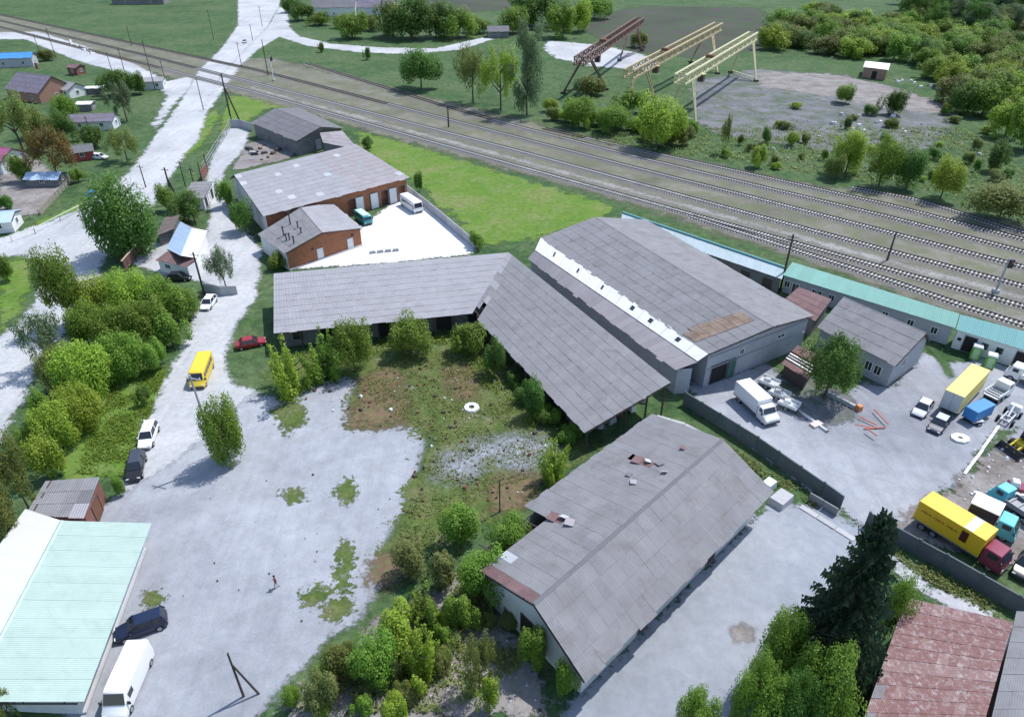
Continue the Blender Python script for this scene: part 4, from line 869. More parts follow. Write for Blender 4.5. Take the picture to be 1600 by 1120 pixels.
pole((1219, 453), 366, 'tall black pole at the start of the aqua-green roof', r=.22, arm=2)
pole((1386, 407), 362, 'dark lamp post between the second and third tracks', r=.2)
pole((1555, 457), 404, 'white railway signal mast with black head at the right', CONPOLE, .2, head=1, name='railway_signal')
pole((428, 127), 88, 'white signal mast with black head beside the level crossing', WHITEP, .2, head=1, name='railway_signal')
pole((419, 118), 62, 'dark pole beside the white signal mast at the crossing', r=.2)
pole((701, 199), 165, 'dark post among the tracks before the tree clump', r=.25)
pole((362, 192), 115, 'braced dark pole at the corner of the slab fence', r=.28, brace=(375, 190), arm=2)
for b, tp, l in (((318, 172), 122, 'dark pole on the right verge below the level crossing'), ((378, 106), 66, 'pole on the right road edge just above the crossing'), ((395, 64), 38, 'upper pole on the right road edge'),
                 ((410, 42), 10, 'topmost pole on the right road edge'), ((88, 92), 44, 'tall dark pole behind the slate roofed house'), ((62, 83), 55, 'shorter pole beside the blue roofed shed'),
                 ((175, 112), 82, 'left pole of the pair behind the village gardens'), ((195, 113), 76, 'right pole of the pair behind the village gardens'), ((243, 142), 64, 'tall pole beside the pale crossing hut'),
                 ((260, 133), 95, 'short pole right of the pale crossing hut'), ((206, 72), 42, 'pole in the grass beyond the tracks'), ((334, 62), 15, 'pole in the meadow left of the road'), ((228, 293), 258, 'thin pole on the road behind the big round tree'),
                 ((290, 292), 252, 'dark pole in front of the garage block'), ((306, 300), 262, 'pale pole at the garage block'), ((140, 205), 182, 'short pole in the village gardens')):
    pole(b, tp, l, r=.15, arm=1)
pole((272, 318), 262, 'leaning dark A-frame pole by the garages', r=.24, brace=(280, 316), arm=1)
pole((320, 462), 394, 'pole at the lane corner beside the white hatchback', r=.2, arm=1)
pole((306, 352), 300, 'pole behind the blue and white roofed house', r=.16)
pole((343, 724), 586, 'tall pole standing in front of the rounded roadside tree', CONPOLE, .16, lean=(-.3, 0), arm=1)
pole((381, 1088), 1020, 'dark braced pole at the bottom of the concrete yard', r=.11, brace=(405, 1084))
pole((781, 800), 750, 'thin dark post in the brown weeds by the long shed', DARKSTEEL, .08)
pole((213, 240), 232, 'low marker post by the road', r=.12)

# ------------------------------------------------------------------ gantry cranes
def gantry(label, near_a, near_b, far_a, far_b, top_py_near, top_py_far, m, cant=10, cant2=6, hz=None, wid=3.2, name='gantry_crane', bridge_h=2.4):
    na, nb, fa, fb = (P(*q) for q in (near_a, near_b, far_a, far_b)); nc, fc = (na + nb) / 2, (fa + fb) / 2
    t = thing(name, label, 'gantry crane', nc, group='gantry cranes'); h = hz or top_z(nc, top_py_near)
    d = (fc - nc).normalized(); x = Vector((-d.y, d.x, 0)); L = (fc - nc).length; s0, s1 = -cant, L + cant2; rise = (top_z(fc, top_py_far) - h) / L
    g = MB(); zb, zt = h - bridge_h, h
    def pt(s, k, z): return nc + d * s + x * k * wid / 2 + Vector((0, 0, z + rise * s))
    for k in (-1, 1):
        for z in (zb, zt): g.bar(pt(s0, k, z), pt(s1, k, z), .55)
    g.build('girder', m, t)
    n = int((s1 - s0) / 3.0); w = MB()
    for i in range(n + 1):
        s = s0 + (s1 - s0) * i / n; s2 = s0 + (s1 - s0) * min(i + 1, n) / n
        for k in (-1, 1):
            w.bar(pt(s, k, zb), pt(s, k, zt), .3)
            if i < n: w.bar(pt(s, k, zb if i % 2 else zt), pt(s2, k, zt if i % 2 else zb), .26)
        w.bar(pt(s, -1, zb), pt(s, 1, zb), .2); w.bar(pt(s, -1, zt), pt(s, 1, zt), .2)
    w.build('lattice', m, t)
    for (a, c, s) in ((na, nc, 0), (nb, nc, 0), (fa, fc, L), (fb, fc, L)):
        l = MB(); top0 = pt(s, 1 if (a - c).dot(x) > 0 else -1, zb)
        for off in (-.55, .55): l.bar(a + d * off * .5 + Vector((0, 0, .5)), top0 + d * off * 1.9, .42)
        for i in range(7):
            u0, u1 = i / 7, (i + 1) / 7; sgn = 1 if i % 2 else -1
            l.bar(a.lerp(top0, u0) + d * sgn * (.3 + .55 * u0), a.lerp(top0, u1) - d * sgn * (.3 + .7 * u1), .22)
        l.build('leg', m, t); MB().box((a.x, a.y, .35), (1.8, .8, .7), math.atan2(x.y, x.x)).build('bogie', DARKSTEEL, t)
    for a, b in ((na, nb), (fa, fb)): MB().bar(a + Vector((0, 0, 1.0)), b + Vector((0, 0, 1.0)), .35).build('tie_beam', m, t)
    c = pt(L * .12, -1, zb - 1.2); cab = MB().box(c, (2.0, 1.8, 2.0), math.atan2(d.y, d.x)).build('cabin', mat('crane_cabin', (.10, .07, .06), .7), t)
    MB().box(c + Vector((0, 0, 1.15)), (2.2, 2.0, .25), math.atan2(d.y, d.x)).build('cabin_roof', m, cab)
    c = pt(L * .3, 0, zt + .5); MB().box(c, (2.6, wid * .9, .8), math.atan2(d.y, d.x), .8).build('trolley', RUSTY, t)
    return t
CR1 = mat('brown_crane_paint', (.17, .095, .075), .75, .2, 1, stain=(.30, .25, .20)); CR2 = mat('tan_crane_paint', (.50, .41, .24), .7, .2, 1, stain=(.22, .12, .08)); CR3 = mat('pale_yellow_crane_paint', (.60, .57, .34), .65, .12, 1, stain=(.42, .36, .24), stain_amt=.4)
gantry('rusty brown gantry crane, leftmost of the three', (880, 147), (947, 141), (968, 96), (1003, 80), 82, 34, CR1, 10, 12)
gantry('rust and yellow gantry crane in the middle of the three', (976, 168), (1021, 152), (1079, 98), (1121, 116), 98, 44, CR2, 12, 12)
gantry('pale yellow gantry crane, rightmost of the three', (1046, 182), (1087, 194), (1141, 114), (1181, 128), 110, 54, CR3, 8, 5)

# ------------------------------------------------------------------ vehicles
PAINTS = {}
def paint(name, c, rough=.28):
    if name not in PAINTS: PAINTS[name] = mat('car_paint_' + name, c, rough, .05, 3, spec=.6, metal=.0)
    return PAINTS[name]
WHITEC, BLACKC, NAVY, SILVER, REDC = paint('white', (.80, .80, .80)), paint('black', (.018, .019, .022)), paint('navy', (.014, .024, .062)), paint('silver', (.42, .45, .52)), paint('red', (.30, .02, .03))
YEL, YEL2, TEALC, MAR, CYAN, BLUEC, GREYC = paint('yellow', (.78, .56, .04), .5), paint('amber_yellow', (.80, .48, .015), .5), paint('teal', (.03, .28, .30)), paint('maroon', (.24, .03, .065)), paint('cyan', (.10, .50, .58), .5), paint('blue', (.03, .22, .52), .5), paint('grey', (.48, .50, .52), .5)
LAMP = mat('lamp_lens', (.72, .74, .76), .2, .05); TAIL = mat('tail_lens', (.35, .02, .02), .25, .05); RIM = mat('wheel_rim', (.36, .37, .39), .4, .1, metal=.5); TYRE = BLACKP
def wheel(t, x, y, r, w):
    o = MB().tube((x, y - w / 2, r), (x, y + w / 2, r), r, r, 18).build('wheel', TYRE, t, bevel=.03)
    s = 1 if y > 0 else -1; MB().tube((x, y + s * w * .4, r), (x, y + s * (w / 2 + .015), r), r * .62, r * .58, 14).build('rim', RIM, o)
def lamps(t, xf, xr, y, z, w=.32, h=.16):
    for s in (-1, 1):
        MB().box((xf, s * y, z), (.12, w, h)).build('headlight', LAMP, t, bevel=.03)
        MB().box((xr, s * y, z + .08), (.1, w * .8, h)).build('taillight', TAIL, t, bevel=.03)
def place(rear, front, clear=0):
    a, b = (P(*q) for q in (rear, front)); d = flat(b) - flat(a); return (flat(a) + flat(b)) / 2, math.atan2(d.y, d.x), d.length
def car(label, col, rear, front, kind='hatch', L=None, W=1.78, H=1.5, cat='car', roof=None, name=None):
    c, yaw, ln = place(rear, front); L = L or {'hatch': 4.1, 'sedan': 4.5, 'suv': 4.6}[kind]
    t = thing(name or 'parked_car', label, cat, c, yaw, 'parked cars', world=False)
    belt = .92 if kind != 'suv' else 1.05; H = H if kind != 'suv' else 1.72; h = L / 2; cl = .22 if kind != 'suv' else .28
    st = [(-h, .45, belt - .18, .80), (-h + .12, cl, belt - .02, .90), (-h + .8, cl, belt + .02, .97), (-h * .3, cl, belt, 1.0), (h * .25, cl, belt - .02, 1.0), (h * .45, cl, belt - .05, .98), (h - .75, cl, belt - .16, .96), (h - .15, cl + .02, belt - .28, .86), (h, .42, belt - .40, .74)]
    secs = []
    for x, zb, zt, k in st:
        y = W / 2 * k; zm = (zb + zt) / 2
        secs.append([(x, -y * .90, zb), (x, y * .90, zb), (x, y, zm - .05), (x, y * .985, zt - .12), (x, y * .90, zt), (x, -y * .90, zt), (x, -y * .985, zt - .12), (x, -y, zm - .05)])
    MB().loft(secs).build('body', col, t, True).modifiers.new('s', 'EDGE_SPLIT').split_angle = R(38)
    x0, x1, x2, x3 = {'hatch': (-h + .12, -h + .55, h * .12, h * .48), 'sedan': (-h + .62, -h + 1.15, h * .14, h * .48), 'suv': (-h + .10, -h + .35, h * .18, h * .48)}[kind]
    yb, yt = W / 2 * .93, W / 2 * .72; zb = belt - .03
    gl = MB(); gl.hexa([(x0, -yb, zb), (x3, -yb, zb), (x3, yb, zb), (x0, yb, zb)], [(x1, -yt, H - .05), (x2, -yt, H - .05), (x2, yt, H - .05), (x1, yt, H - .05)]); gl.build('window_glass', GLASS, t, bevel=.04)
    r = MB(); r.hexa([(x1 - .05, -yt - .015, H - .07), (x2 + .06, -yt - .015, H - .07), (x2 + .06, yt + .015, H - .07), (x1 - .05, yt + .015, H - .07)], [(x1 + .05, -yt + .1, H), (x2 - .06, -yt + .1, H), (x2 - .06, yt - .1, H), (x1 + .05, yt - .1, H)]); r.build('roof', roof or col, t, bevel=.03)
    pi = MB()
    for s in (-1, 1):
        pi.bar((x3, s * yb, zb), (x2, s * yt, H - .05), .08); pi.bar((x0, s * yb, zb), (x1, s * yt, H - .05), .14)
        m_ = (x1 + x2) / 2; pi.bar(((x0 + x3) / 2 - .1, s * yb, zb), (m_ - .05, s * yt, H - .05), .09)
    pi.build('pillars', col, t)
    for x in (-h + .78, h - .85):
        for y in (-W / 2 + .1, W / 2 - .1): wheel(t, x, y, .33 if kind != 'suv' else .37, .22)
    lamps(t, h - .10, -h + .04, W / 2 * .66, belt - .36)
    for s in (-1, 1): MB().box((x3 - .28, s * (W / 2 + .08), belt + .04), (.12, .2, .14)).build('mirror', col, t, bevel=.03)
    MB().box((h - .01, 0, .38), (.06, W * .5, .14)).build('grille', DARKSTEEL, t)
    return t
def van(label, col, rear, front, L=5.6, W=2.0, H=2.45, roof=None, name='van', cat='van', windows=False, nose=.75, glassband=None):
    c, yaw, ln = place(rear, front); t = thing(name, label, cat, c, yaw, world=False); h = L / 2
    prof = [(-h, .5, H - .12), (-h + .12, .32, H - .02), (-h + L * .5, .32, H), (h - nose - .75, .32, H - .03), (h - nose - .45, .32, H - .14), (h - nose + .18, .32, 1.30), (h - .18, .34, 1.02), (h, .42, .80)]
    if nose < .4: prof = [(-h, .5, H - .12), (-h + .12, .32, H - .02), (0, .32, H), (h - .55, .32, H - .04), (h - .32, .32, H - .2), (h - .06, .34, 1.3), (h, .42, 1.0)]
    secs = []
    for k, (x, zb, zt) in enumerate(prof):
        y = W / 2 * (.95 if k in (0, len(prof) - 1) else 1); ty = y * (.86 if zt > 1.5 else .93)
        zs = min(zt - .12, 1.35)
        secs.append([(x, -y * .95, zb), (x, y * .95, zb), (x, y, min(.9, zt - .2)), (x, (y + ty) / 2 if zt > 1.5 else y * .98, zt - .14), (x, ty * .93, zt), (x, -ty * .93, zt), (x, -((y + ty) / 2 if zt > 1.5 else y * .98), zt - .14), (x, -y, min(.9, zt - .2))])
    b = MB().loft(secs).build('body', col, t, True); b.modifiers.new('s', 'EDGE_SPLIT').split_angle = R(35)
    i = 4; (xa, _, za), (xb, _, zb_) = prof[i], prof[i + 1]; d = Vector((xb - xa, 0, zb_ - za)); n = Vector((-d.z, 0, d.x)).normalized()
    p0, p1 = Vector((xa, 0, za)) + d * .12 + n * .015, Vector((xa, 0, za)) + d * .9 + n * .015; y0, y1 = W * .39, W * .43
    MB().slab(p1 + Vector((0, -y1, 0)), p1 + Vector((0, y1, 0)), p0 + Vector((0, y0, 0)), p0 + Vector((0, -y0, 0)), .03).build('windshield', GLASS, t)
    spots = [(xa - .25, .75)] + ([(xa - .25 - .95 * k, .8) for k in range(1, int((L - 2) / .95) + 1)] if windows else [])
    for s in (-1, 1):
        for x, w in spots: MB().box((x - .15, s * (W / 2 * .955), 1.62), (w, .05, .62)).build('side_window', GLASS, t)
    MB().box((-h - .005, 0, 1.65), (.04, W * .62, .55)).build('rear_window', GLASS, t)
    if roof: MB().box((-.35 if nose > .4 else -.1, 0, H + .01), (L - nose - 1.4 if nose > .4 else L - 1.1, W * .76, .05)).build('roof_panel', roof, t, bevel=.02)
    for x in (-h + .95, h - .85):
        for y in (-W / 2 + .12, W / 2 - .12): wheel(t, x, y, .35, .24)
    lamps(t, h - .04, -h + .01, W / 2 * .7, .78)
    for s in (-1, 1): MB().box((prof[i + 1][0] - .2, s * (W / 2 + .13), 1.45), (.12, .26, .36)).build('mirror', DARKSTEEL, t, bevel=.03)
    MB().box((h + .01, 0, .5), (.06, W * .8, .2)).build('bumper', DARKSTEEL, t)
    return t
def quadpose(q, z):
    p = [flat(P(x, y, z)) for x, y in q]; c = sum(p, Vector()) / 4; a = (p[1] - p[0] + p[2] - p[3]) / 2; w = (p[3] - p[0] + p[2] - p[1]) / 2
    return c, math.atan2(a.y, a.x), a.length, w.length
def boxtruck(label, q, z, boxc, cabc, cab_len=1.9, cab_h=2.4, name='box_truck', cat='truck', sidec=None, endc=None, floor=1.0, cab=True, patch=None, sidemark=None, wheels=True, nose=0.0):
    """q: roof corners rear-left, front-left, front-right, rear-right (looking forward along the first edge)"""
    c, yaw, L, W = quadpose(q, z); t = thing(name, label, cat, c, yaw, 'depot trucks', world=False); h = L / 2; T = .08
    b = MB(); b.box((0, 0, (floor + z) / 2), (L, W, z - floor)); bo = b.build('cargo_box', boxc, t, bevel=.04)
    for s in (-1, 1):
        MB().box((0, s * (W / 2 + .012), floor + .07), (L, .05, .14)).build('trim', STEEL, bo)
        if sidec: MB().box((0, s * (W / 2 + .01), (floor + z) / 2), (L - .06, .04, z - floor - .2)).build('side_panel', sidec, bo)
    for s in (-1, 1): MB().box((-h - .015, s * W * .245, (floor + z) / 2), (.05, W * .47, z - floor - .12)).build('rear_door', endc or boxc, bo)
    MB().box((-h - .03, 0, (floor + z) / 2), (.05, .05, z - floor - .2)).build('door_bar', STEEL, bo)
    if patch: MB().box((L * patch, 0, z + .006), (L * .13, W * .96, .03)).build('roof_patch', GREYC, bo)
    ch = MB(); 
    for s in (-1, 1): ch.box(((cab_len if cab else 0) / 2, s * .42, floor - .2), (L + (cab_len if cab else 0), .16, .3))
    ch.build('chassis', DARKSTEEL, t)
    xs = [-h + L * .16, -h + L * .34] if L > 5.5 else [-h + L * .25]
    if wheels:
        for x in xs:
            for s in (-1, 1): wheel(t, x, s * (W / 2 - .25), .46, .34)
    if cab:
        x0 = h + .12; cw = min(W * .97, 2.3); k = nose
        secs = []
        for x, zb, zt in ((x0, .6, cab_h - .05), (x0 + .2, .55, cab_h), (x0 + cab_len - k - .55, .55, cab_h - .03), (x0 + cab_len - k - .12, .55, 1.55), (x0 + cab_len - .05, .55, 1.35 if not k else 1.1), (x0 + cab_len, .6, .9)):
            y = cw / 2; ty = y * (.9 if zt > 1.6 else .96); secs.append([(x, -y, zb), (x, y, zb), (x, y, min(1.45, zt - .1)), (x, ty, zt - .06), (x, ty * .93, zt), (x, -ty * .93, zt), (x, -ty, zt - .06), (x, -y, min(1.45, zt - .1))])
        cb = MB().loft(secs).build('cab', cabc, t, True); cb.modifiers.new('s', 'EDGE_SPLIT').split_angle = R(35)
        xa, xb = x0 + cab_len - k - .52, x0 + cab_len - k - .14; za, zb2 = cab_h - .1, 1.62; y0 = cw * .42
        MB().slab((xb + .03, -y0, zb2), (xb + .03, y0, zb2), (xa + .05, y0 * .93, za), (xa + .05, -y0 * .93, za), .03).build('windshield', GLASS, cb)
        for s in (-1, 1):
            MB().box((x0 + (cab_len - k) * .45, s * cw * .478, (1.5 + cab_h) / 2), ((cab_len - k) * .42, .06, cab_h - 1.85)).build('side_window', GLASS, cb)
            MB().box((x0 + cab_len - .02, s * cw * .36, .85), (.08, .34, .22)).build('headlight', LAMP, cb)
            MB().box((x0 + cab_len - k - .25, s * (cw / 2 + .14), 1.75), (.1, .2, .45)).build('mirror', DARKSTEEL, cb)
            wheel(t, x0 + cab_len * .5, s * (cw / 2 - .22), .46, .3)
        MB().box((x0 + cab_len + .03, 0, .62), (.1, cw, .26)).build('bumper', DARKSTEEL, cb)
    return t, bo, (L, W, h)
van('long white van parked at the bottom left beside the aqua roof', WHITEC, (208, 1012, 2.4), (186, 1108, .4), 6.0, 2.05, 2.5)
car('dark navy hatchback parked behind the long white van', NAVY, (250, 966, .7), (190, 990, .5), 'suv', L=4.5)
car('black SUV parked at the roadside in front of the white SUV', BLACKC, (214, 704, 1.3), (209, 750, .4), 'suv', L=4.7, roof=paint('graphite', (.05, .06, .08)))
car('white SUV parked behind the black SUV on the grass edge', WHITEC, (235, 657, 1.4), (226, 700, .4), 'suv', L=4.6)
van('yellow minibus standing in the lane', YEL, (319, 548, 2.4), (308, 607, .4), 6.4, 2.1, 2.5, name='minibus', cat='minibus', windows=True, nose=.55)
car('white hatchback parked at the lane corner', WHITEC, (331, 459, 1.2), (319, 484, .4), 'hatch')
car('black car parked in front of the small house with the blue and white roof', BLACKC, (258, 434, .5), (299, 433, .5), 'sedan')
car('dark red car beside the left end of the L-shaped storage building', REDC, (372, 541, .4), (412, 533, .4), 'sedan')
car('silver sedan in the depot yard', SILVER, (1453, 621, .8), (1431, 652, .4), 'sedan', roof=paint('pale_silver', (.70, .70, .70)))
car('dark navy sedan right of the silver sedan in the depot yard', NAVY, (1480, 645, .8), (1456, 677, .4), 'sedan', roof=paint('roof_reflection', (.55, .62, .66)))  # white reflection on the roof is put into its paint colour
car('dark car at the right edge below the maroon truck cab', BLACKC, (1612, 868, .5), (1594, 900, .4), 'suv')
car('grey car driving on the far road above the level crossing', GREYC, (384, 60, .6), (380, 71, .4), 'hatch', L=4.4, name='driving_car')
car('white car in the village yard beside the red and white shed', WHITEC, (140, 245, .5), (172, 246, .5), 'hatch')
car('small white car between the pale roofed row and the warehouse', WHITEC, (1186, 424, .5), (1196, 436, .5), 'hatch', L=3.8)
car('blue car half hidden behind the big round tree', BLUEC, (140, 310, .5), (154, 297, .5), 'hatch')
van('teal minibus on the white yard', TEALC, (556, 325, 2.1), (578, 346, 1.3), 5.2, 2.0, 2.2, roof=paint('pale_mint', (.58, .80, .74)), name='minibus', cat='minibus', windows=True, nose=.2)
van('white bus parked along the pale wall of the white yard', WHITEC, (630, 302, 2.5), (655, 326, 1.3), 7.0, 2.2, 2.7, name='bus', cat='bus', windows=True, nose=.2)
# depot trucks
c0 = [P(1155, 598, 2.9), P(1205, 632, 2.9)]
boxtruck('white box truck parked beside the warehouse gate', [(1169, 588), (1203, 618), (1190, 630), (1153, 597)], 2.9, WHITEC, WHITEC, 2.0, 2.3, floor=.8, nose=.7)
boxtruck('yellow box body with grey rear doors in the depot yard', [(1506, 621), (1547, 580), (1520, 566), (1479, 608)], 3.6, paint('pale_yellow', (.80, .64, .16), .5), GREYC, 1.6, 2.3, endc=GREYC, floor=.9, cab=False, name='box_trailer', cat='trailer')
boxtruck('small blue box trailer beside the yellow box body', [(1527, 645), (1555, 633), (1539, 620), (1511, 634)], 2.2, BLUEC, BLUEC, floor=.6, cab=False, name='box_trailer', cat='trailer')
tr = boxtruck('long amber-yellow box truck with maroon cab beside the dark fence', [(1457, 765), (1559, 826), (1543, 845), (1439, 784)], 3.5, YEL2, MAR, 2.1, 2.5, floor=1.0, patch=.24)
t_, bo_, (L_, W_, h_) = tr
MB().box((L_ * .23, -W_ / 2 - .03, 2.5), (L_ * .1, .05, 1.3)).build('side_door', mat('dark_maroon_paint', (.08, .012, .014), .5), bo_)
for k in range(17):
    if k in (5, 11): continue
    MB().box((-L_ * .42 + k * L_ * .033, -W_ / 2 - .014, 2.55), (L_ * .02, .03, .16 + .06 * (k % 3))).build('lettering', mat('brown_lettering', (.35, .16, .01), .6), bo_)
boxtruck('white topped box truck with dark sides and blue cab', [(1527, 766), (1571, 786), (1564, 806), (1519, 786)], 3.1, WHITEC, CYAN, 1.9, 2.4, floor=.9, sidec=paint('night_blue', (.015, .022, .05)))
def flatbed(label, q, z, cabc, bedc, cabfirst=True, name='flatbed_truck'):
    c, yaw, L, W = quadpose(q, z); t = thing(name, label, 'truck', c, yaw, 'depot trucks', world=False); h = L / 2
    MB().box((-.9, 0, 1.05), (L - 2.0, W, .16)).build('bed', bedc, t, bevel=.02)
    for s in (-1, 1): MB().box((-.9, s * W / 2, 1.35), (L - 2.0, .08, .5)).build('side_board', bedc, t)
    for k in range(4): MB().box((-h + .5 + (L - 2.4) * k / 3.3, 0, 1.22), (.14, W * .9, .18)).build('cross_beam', STEEL, t)
    ch = MB()
    for s in (-1, 1): ch.box((0, s * .42, .8), (L, .16, .28))
    ch.build('chassis', DARKSTEEL, t)
    x0 = h - 1.8; secs = []
    for x, zt in ((x0, 2.35), (x0 + .15, 2.4), (x0 + 1.25, 2.36), (x0 + 1.6, 1.5), (x0 + 1.8, 1.3)):
        y = W * .48; ty = y * (.9 if zt > 1.6 else .96); secs.append([(x, -y, .6), (x, y, .6), (x, y, min(1.4, zt - .1)), (x, ty, zt - .06), (x, ty * .92, zt), (x, -ty * .92, zt), (x, -ty, zt - .06), (x, -y, min(1.4, zt - .1))])
    cb = MB().loft(secs).build('cab', cabc, t, True); cb.modifiers.new('s', 'EDGE_SPLIT').split_angle = R(35)
    MB().slab((x0 + 1.6, -W * .4, 1.58), (x0 + 1.6, W * .4, 1.58), (x0 + 1.31, W * .37, 2.26), (x0 + 1.31, -W * .37, 2.26), .04).build('windshield', GLASS, cb)
    for s in (-1, 1): MB().box((x0 + .7, s * W * .46, 1.85), (.7, .06, .5)).build('side_window', GLASS, cb); MB().box((x0 + 1.8, s * W * .36, .9), (.08, .3, .2)).build('headlight', LAMP, cb)
    for x in (-h + 1.0, -h + 2.1, h - .9):
        for s in (-1, 1): wheel(t, x, s * (W / 2 - .2), .46, .32)
    return t
flatbed('cyan cabbed flatbed truck behind the white topped box truck', [(1625, 812), (1549, 757), (1563, 752), (1640, 795)], 2.0, CYAN, STEEL)
flatbed('dirty white flatbed truck beside the yellow box body', [(1552, 622), (1584, 604), (1568, 592), (1546, 608)], 1.6, WHITEC, WHITEP)
flatbed('second white truck nearer to the white walled row', [(1640, 600), (1572, 574), (1582, 566), (1648, 590)], 1.8, WHITEC, WHITEP)
# yellow wheel loader with black bucket
c = P(1598, 702); t = thing('wheel_loader', 'yellow wheel loader with a wide black bucket at the right edge', 'loader', c, R(200), world=False)
MB().box((-.9, 0, 1.2), (2.0, 1.6, 1.0)).build('engine_hood', YEL, t, bevel=.1); MB().box((.5, 0, 1.0), (1.5, 1.4, .7)).build('front_frame', YEL, t, bevel=.08)
cb = MB().box((-.1, 0, 2.2), (1.3, 1.4, 1.3), 0, .9).build('cab', GLASS, t, bevel=.04); MB().box((-.1, 0, 2.9), (1.4, 1.45, .14)).build('cab_roof', paint('salmon', (.55, .28, .20)), cb)
for s in (-1, 1): MB().bar((.6, s * .5, 1.5), (2.4, s * .5, .6), .18, .3).build('lift_arm', YEL, t)
b = MB(); w = 1.45
b.loft([[(2.3, y, 1.15), (2.35, y, .2), (2.6, y, .06), (3.4, y, .04), (3.4, y, .12), (2.66, y, .16), (2.45, y, .3), (2.4, y, 1.15)] for y in (-w, w)])
for s in (-1, 1): b.add([(2.35, s * w, 1.1), (2.35, s * w, .1), (3.35, s * w, .06)], [(0, 1, 2)])
b.build('bucket', DARKSTEEL, t)
for x in (-1.1, .95):
    for s in (-1, 1): wheel(t, x, s * .95, .62, .45)
# red machinery
c = P(1594, 772); t = thing('farm_machine', 'dark red farm machine with pale rollers at the right edge', 'machine', c, R(-25), world=False)
MB().box((0, 0, .9), (3.2, 1.5, .6), 0, .9).build('hopper', MAR, t, bevel=.06); MB().box((-.9, 0, 1.45), (.9, 1.1, .6), 0, .8).build('tank', WHITEP, t, bevel=.1)
for k in range(5): MB().tube((-1.6 + k * .5, -1.2, .55), (-1.6 + k * .5, -.85, .55), .3, .3, 10).build('roller', WHITEP, t)
for s in (-1, 1): wheel(t, .9, s * .9, .45, .25)
c = P(1575, 655); t = thing('scrap_vehicle', 'stripped pale truck chassis behind the blue box trailer', 'machine', c, R(40), world=False)
for s in (-1, 1): MB().box((0, s * .45, .75), (4.2, .16, .28)).build('rail', GREYC, t)
for k in range(4): MB().box((-1.8 + k * 1.2, 0, .75), (.16, .9, .22)).build('cross_member', GREYC, t)
MB().box((1.3, 0, 1.3), (.9, 1.6, .8), 0, .8).build('engine', WHITEP, t, bevel=.1); MB().bar((-1, 0, .9), (1.2, .2, 1.9), .2).build('boom', GREYC, t)
for x in (-1.4, 1.3):
    for s in (-1, 1): wheel(t, x, s * .85, .45, .3)
c = P(1523, 662); t = thing('two_wheel_cart', 'pale two wheeled cart by the blue box trailer', 'cart', c, R(10), world=False)
MB().box((0, 0, .62), (1.6, 1.0, .1)).build('deck', GREYC, t); MB().bar((.8, 0, .6), (1.8, 0, .4), .08).build('drawbar', DARKSTEEL, t)
for s in (-1, 1): wheel(t, 0, s * .62, .38, .14)
# row of machines beside the white box truck
for k, (x, y, yw) in enumerate(((1200, 604, -.75), (1216, 622, -.75), (1231, 638, -.75))):
    c = P(x, y); t = thing('flat_trailer', ['pale flat trailer nearest to the canopy', 'middle pale flat trailer beside the box truck', 'front pale flat trailer beside the box truck nose'][k], 'trailer', c, yw, 'trailers beside the box truck', world=False)
    MB().box((0, 0, .75), (2.6, 1.8, .16)).build('deck', GREYC, t, bevel=.02); MB().bar((1.3, 0, .7), (2.2, 0, .45), .1).build('drawbar', STEEL, t)
    for s in (-1, 1): MB().box((0, s * .88, 1.0), (2.5, .06, .35)).build('side_board', WHITEP if k != 1 else GREYC, t); wheel(t, 0, s * .8, .38, .2)
    MB().box((-.3, .1, 1.05), (.9, .7, .45), .4, .8).build('load', [GREYC, CONC, WHITEP][k], t, bevel=.05)

# ------------------------------------------------------------------ small things of the yards
for k, (x, y, l) in enumerate(((1521, 560, 'green and white portable cabin nearer to the dark doorway'), (1543, 574, 'green and white portable cabin behind the yellow box body'))):
    c = P(x, y); t = thing('portable_cabin', l, 'cabin', c, R(-32), 'portable cabins', world=False); gp = mat('bright_green_plastic', (.14, .42, .06), .5)
    MB().box((0, 0, 1.1), (1.25, 1.25, 2.0)).build('wall', gp, t, bevel=.03); MB().box((0, 0, 2.2), (1.32, 1.32, .24), 0, .85).build('roof', WHITEP, t, bevel=.03)
    d = MB().box((0, -.64, 1.05), (.8, .04, 1.7)).build('door', mat('pale_green_plastic', (.45, .62, .35), .5), t); MB().box((.3, -.67, 1.0), (.06, .04, .16)).build('handle', DARKSTEEL, d)
    MB().box((0, 0, .06), (1.35, 1.35, .12)).build('skid', DARKSTEEL, t)
for i, ((a, b), l) in enumerate(((((1243, 640), (1292, 676)), 'white pipe lying across the depot yard'), (((1286, 615), (1335, 640)), 'low grey concrete edge ending in an orange block below the tree'))):
    p, q = P(*a), P(*b); t = thing(['steel_pipe', 'concrete_edge'][i], l, ['pipe', 'kerb'][i], p)
    if i == 0:
        MB().tube(p + Vector((0, 0, .22)), q + Vector((0, 0, .22)), .2, .2, 12).build('pipe', WHITEP, t, True); m_ = p.lerp(q, .62); MB().box((m_.x, m_.y - .4, .2), (1.6, .9, .38), .5).build('saddle', mat('pinkish_block', (.62, .52, .48), .8), t)
        MB().tube(q + (p - q).normalized() * .05 + Vector((0, 0, .22)), q + (q - p).normalized() * .06 + Vector((0, 0, .22)), .25, .25, 12).build('flange', STEEL, t)
    else:
        n = 5
        for k in range(n): a_, b_ = p.lerp(q, k / n + .01), p.lerp(q, (k + 1) / n - .01); MB().bar(a_ + Vector((0, 0, .35)), b_ + Vector((0, 0, .35)), .35, .7).build('block', CONC, t)
        MB().box((q.x + .4, q.y - .2, .45), (.8, .8, .9), .4, .85).build('end_block', mat('orange_block', (.62, .25, .10), .7), t, bevel=.08)
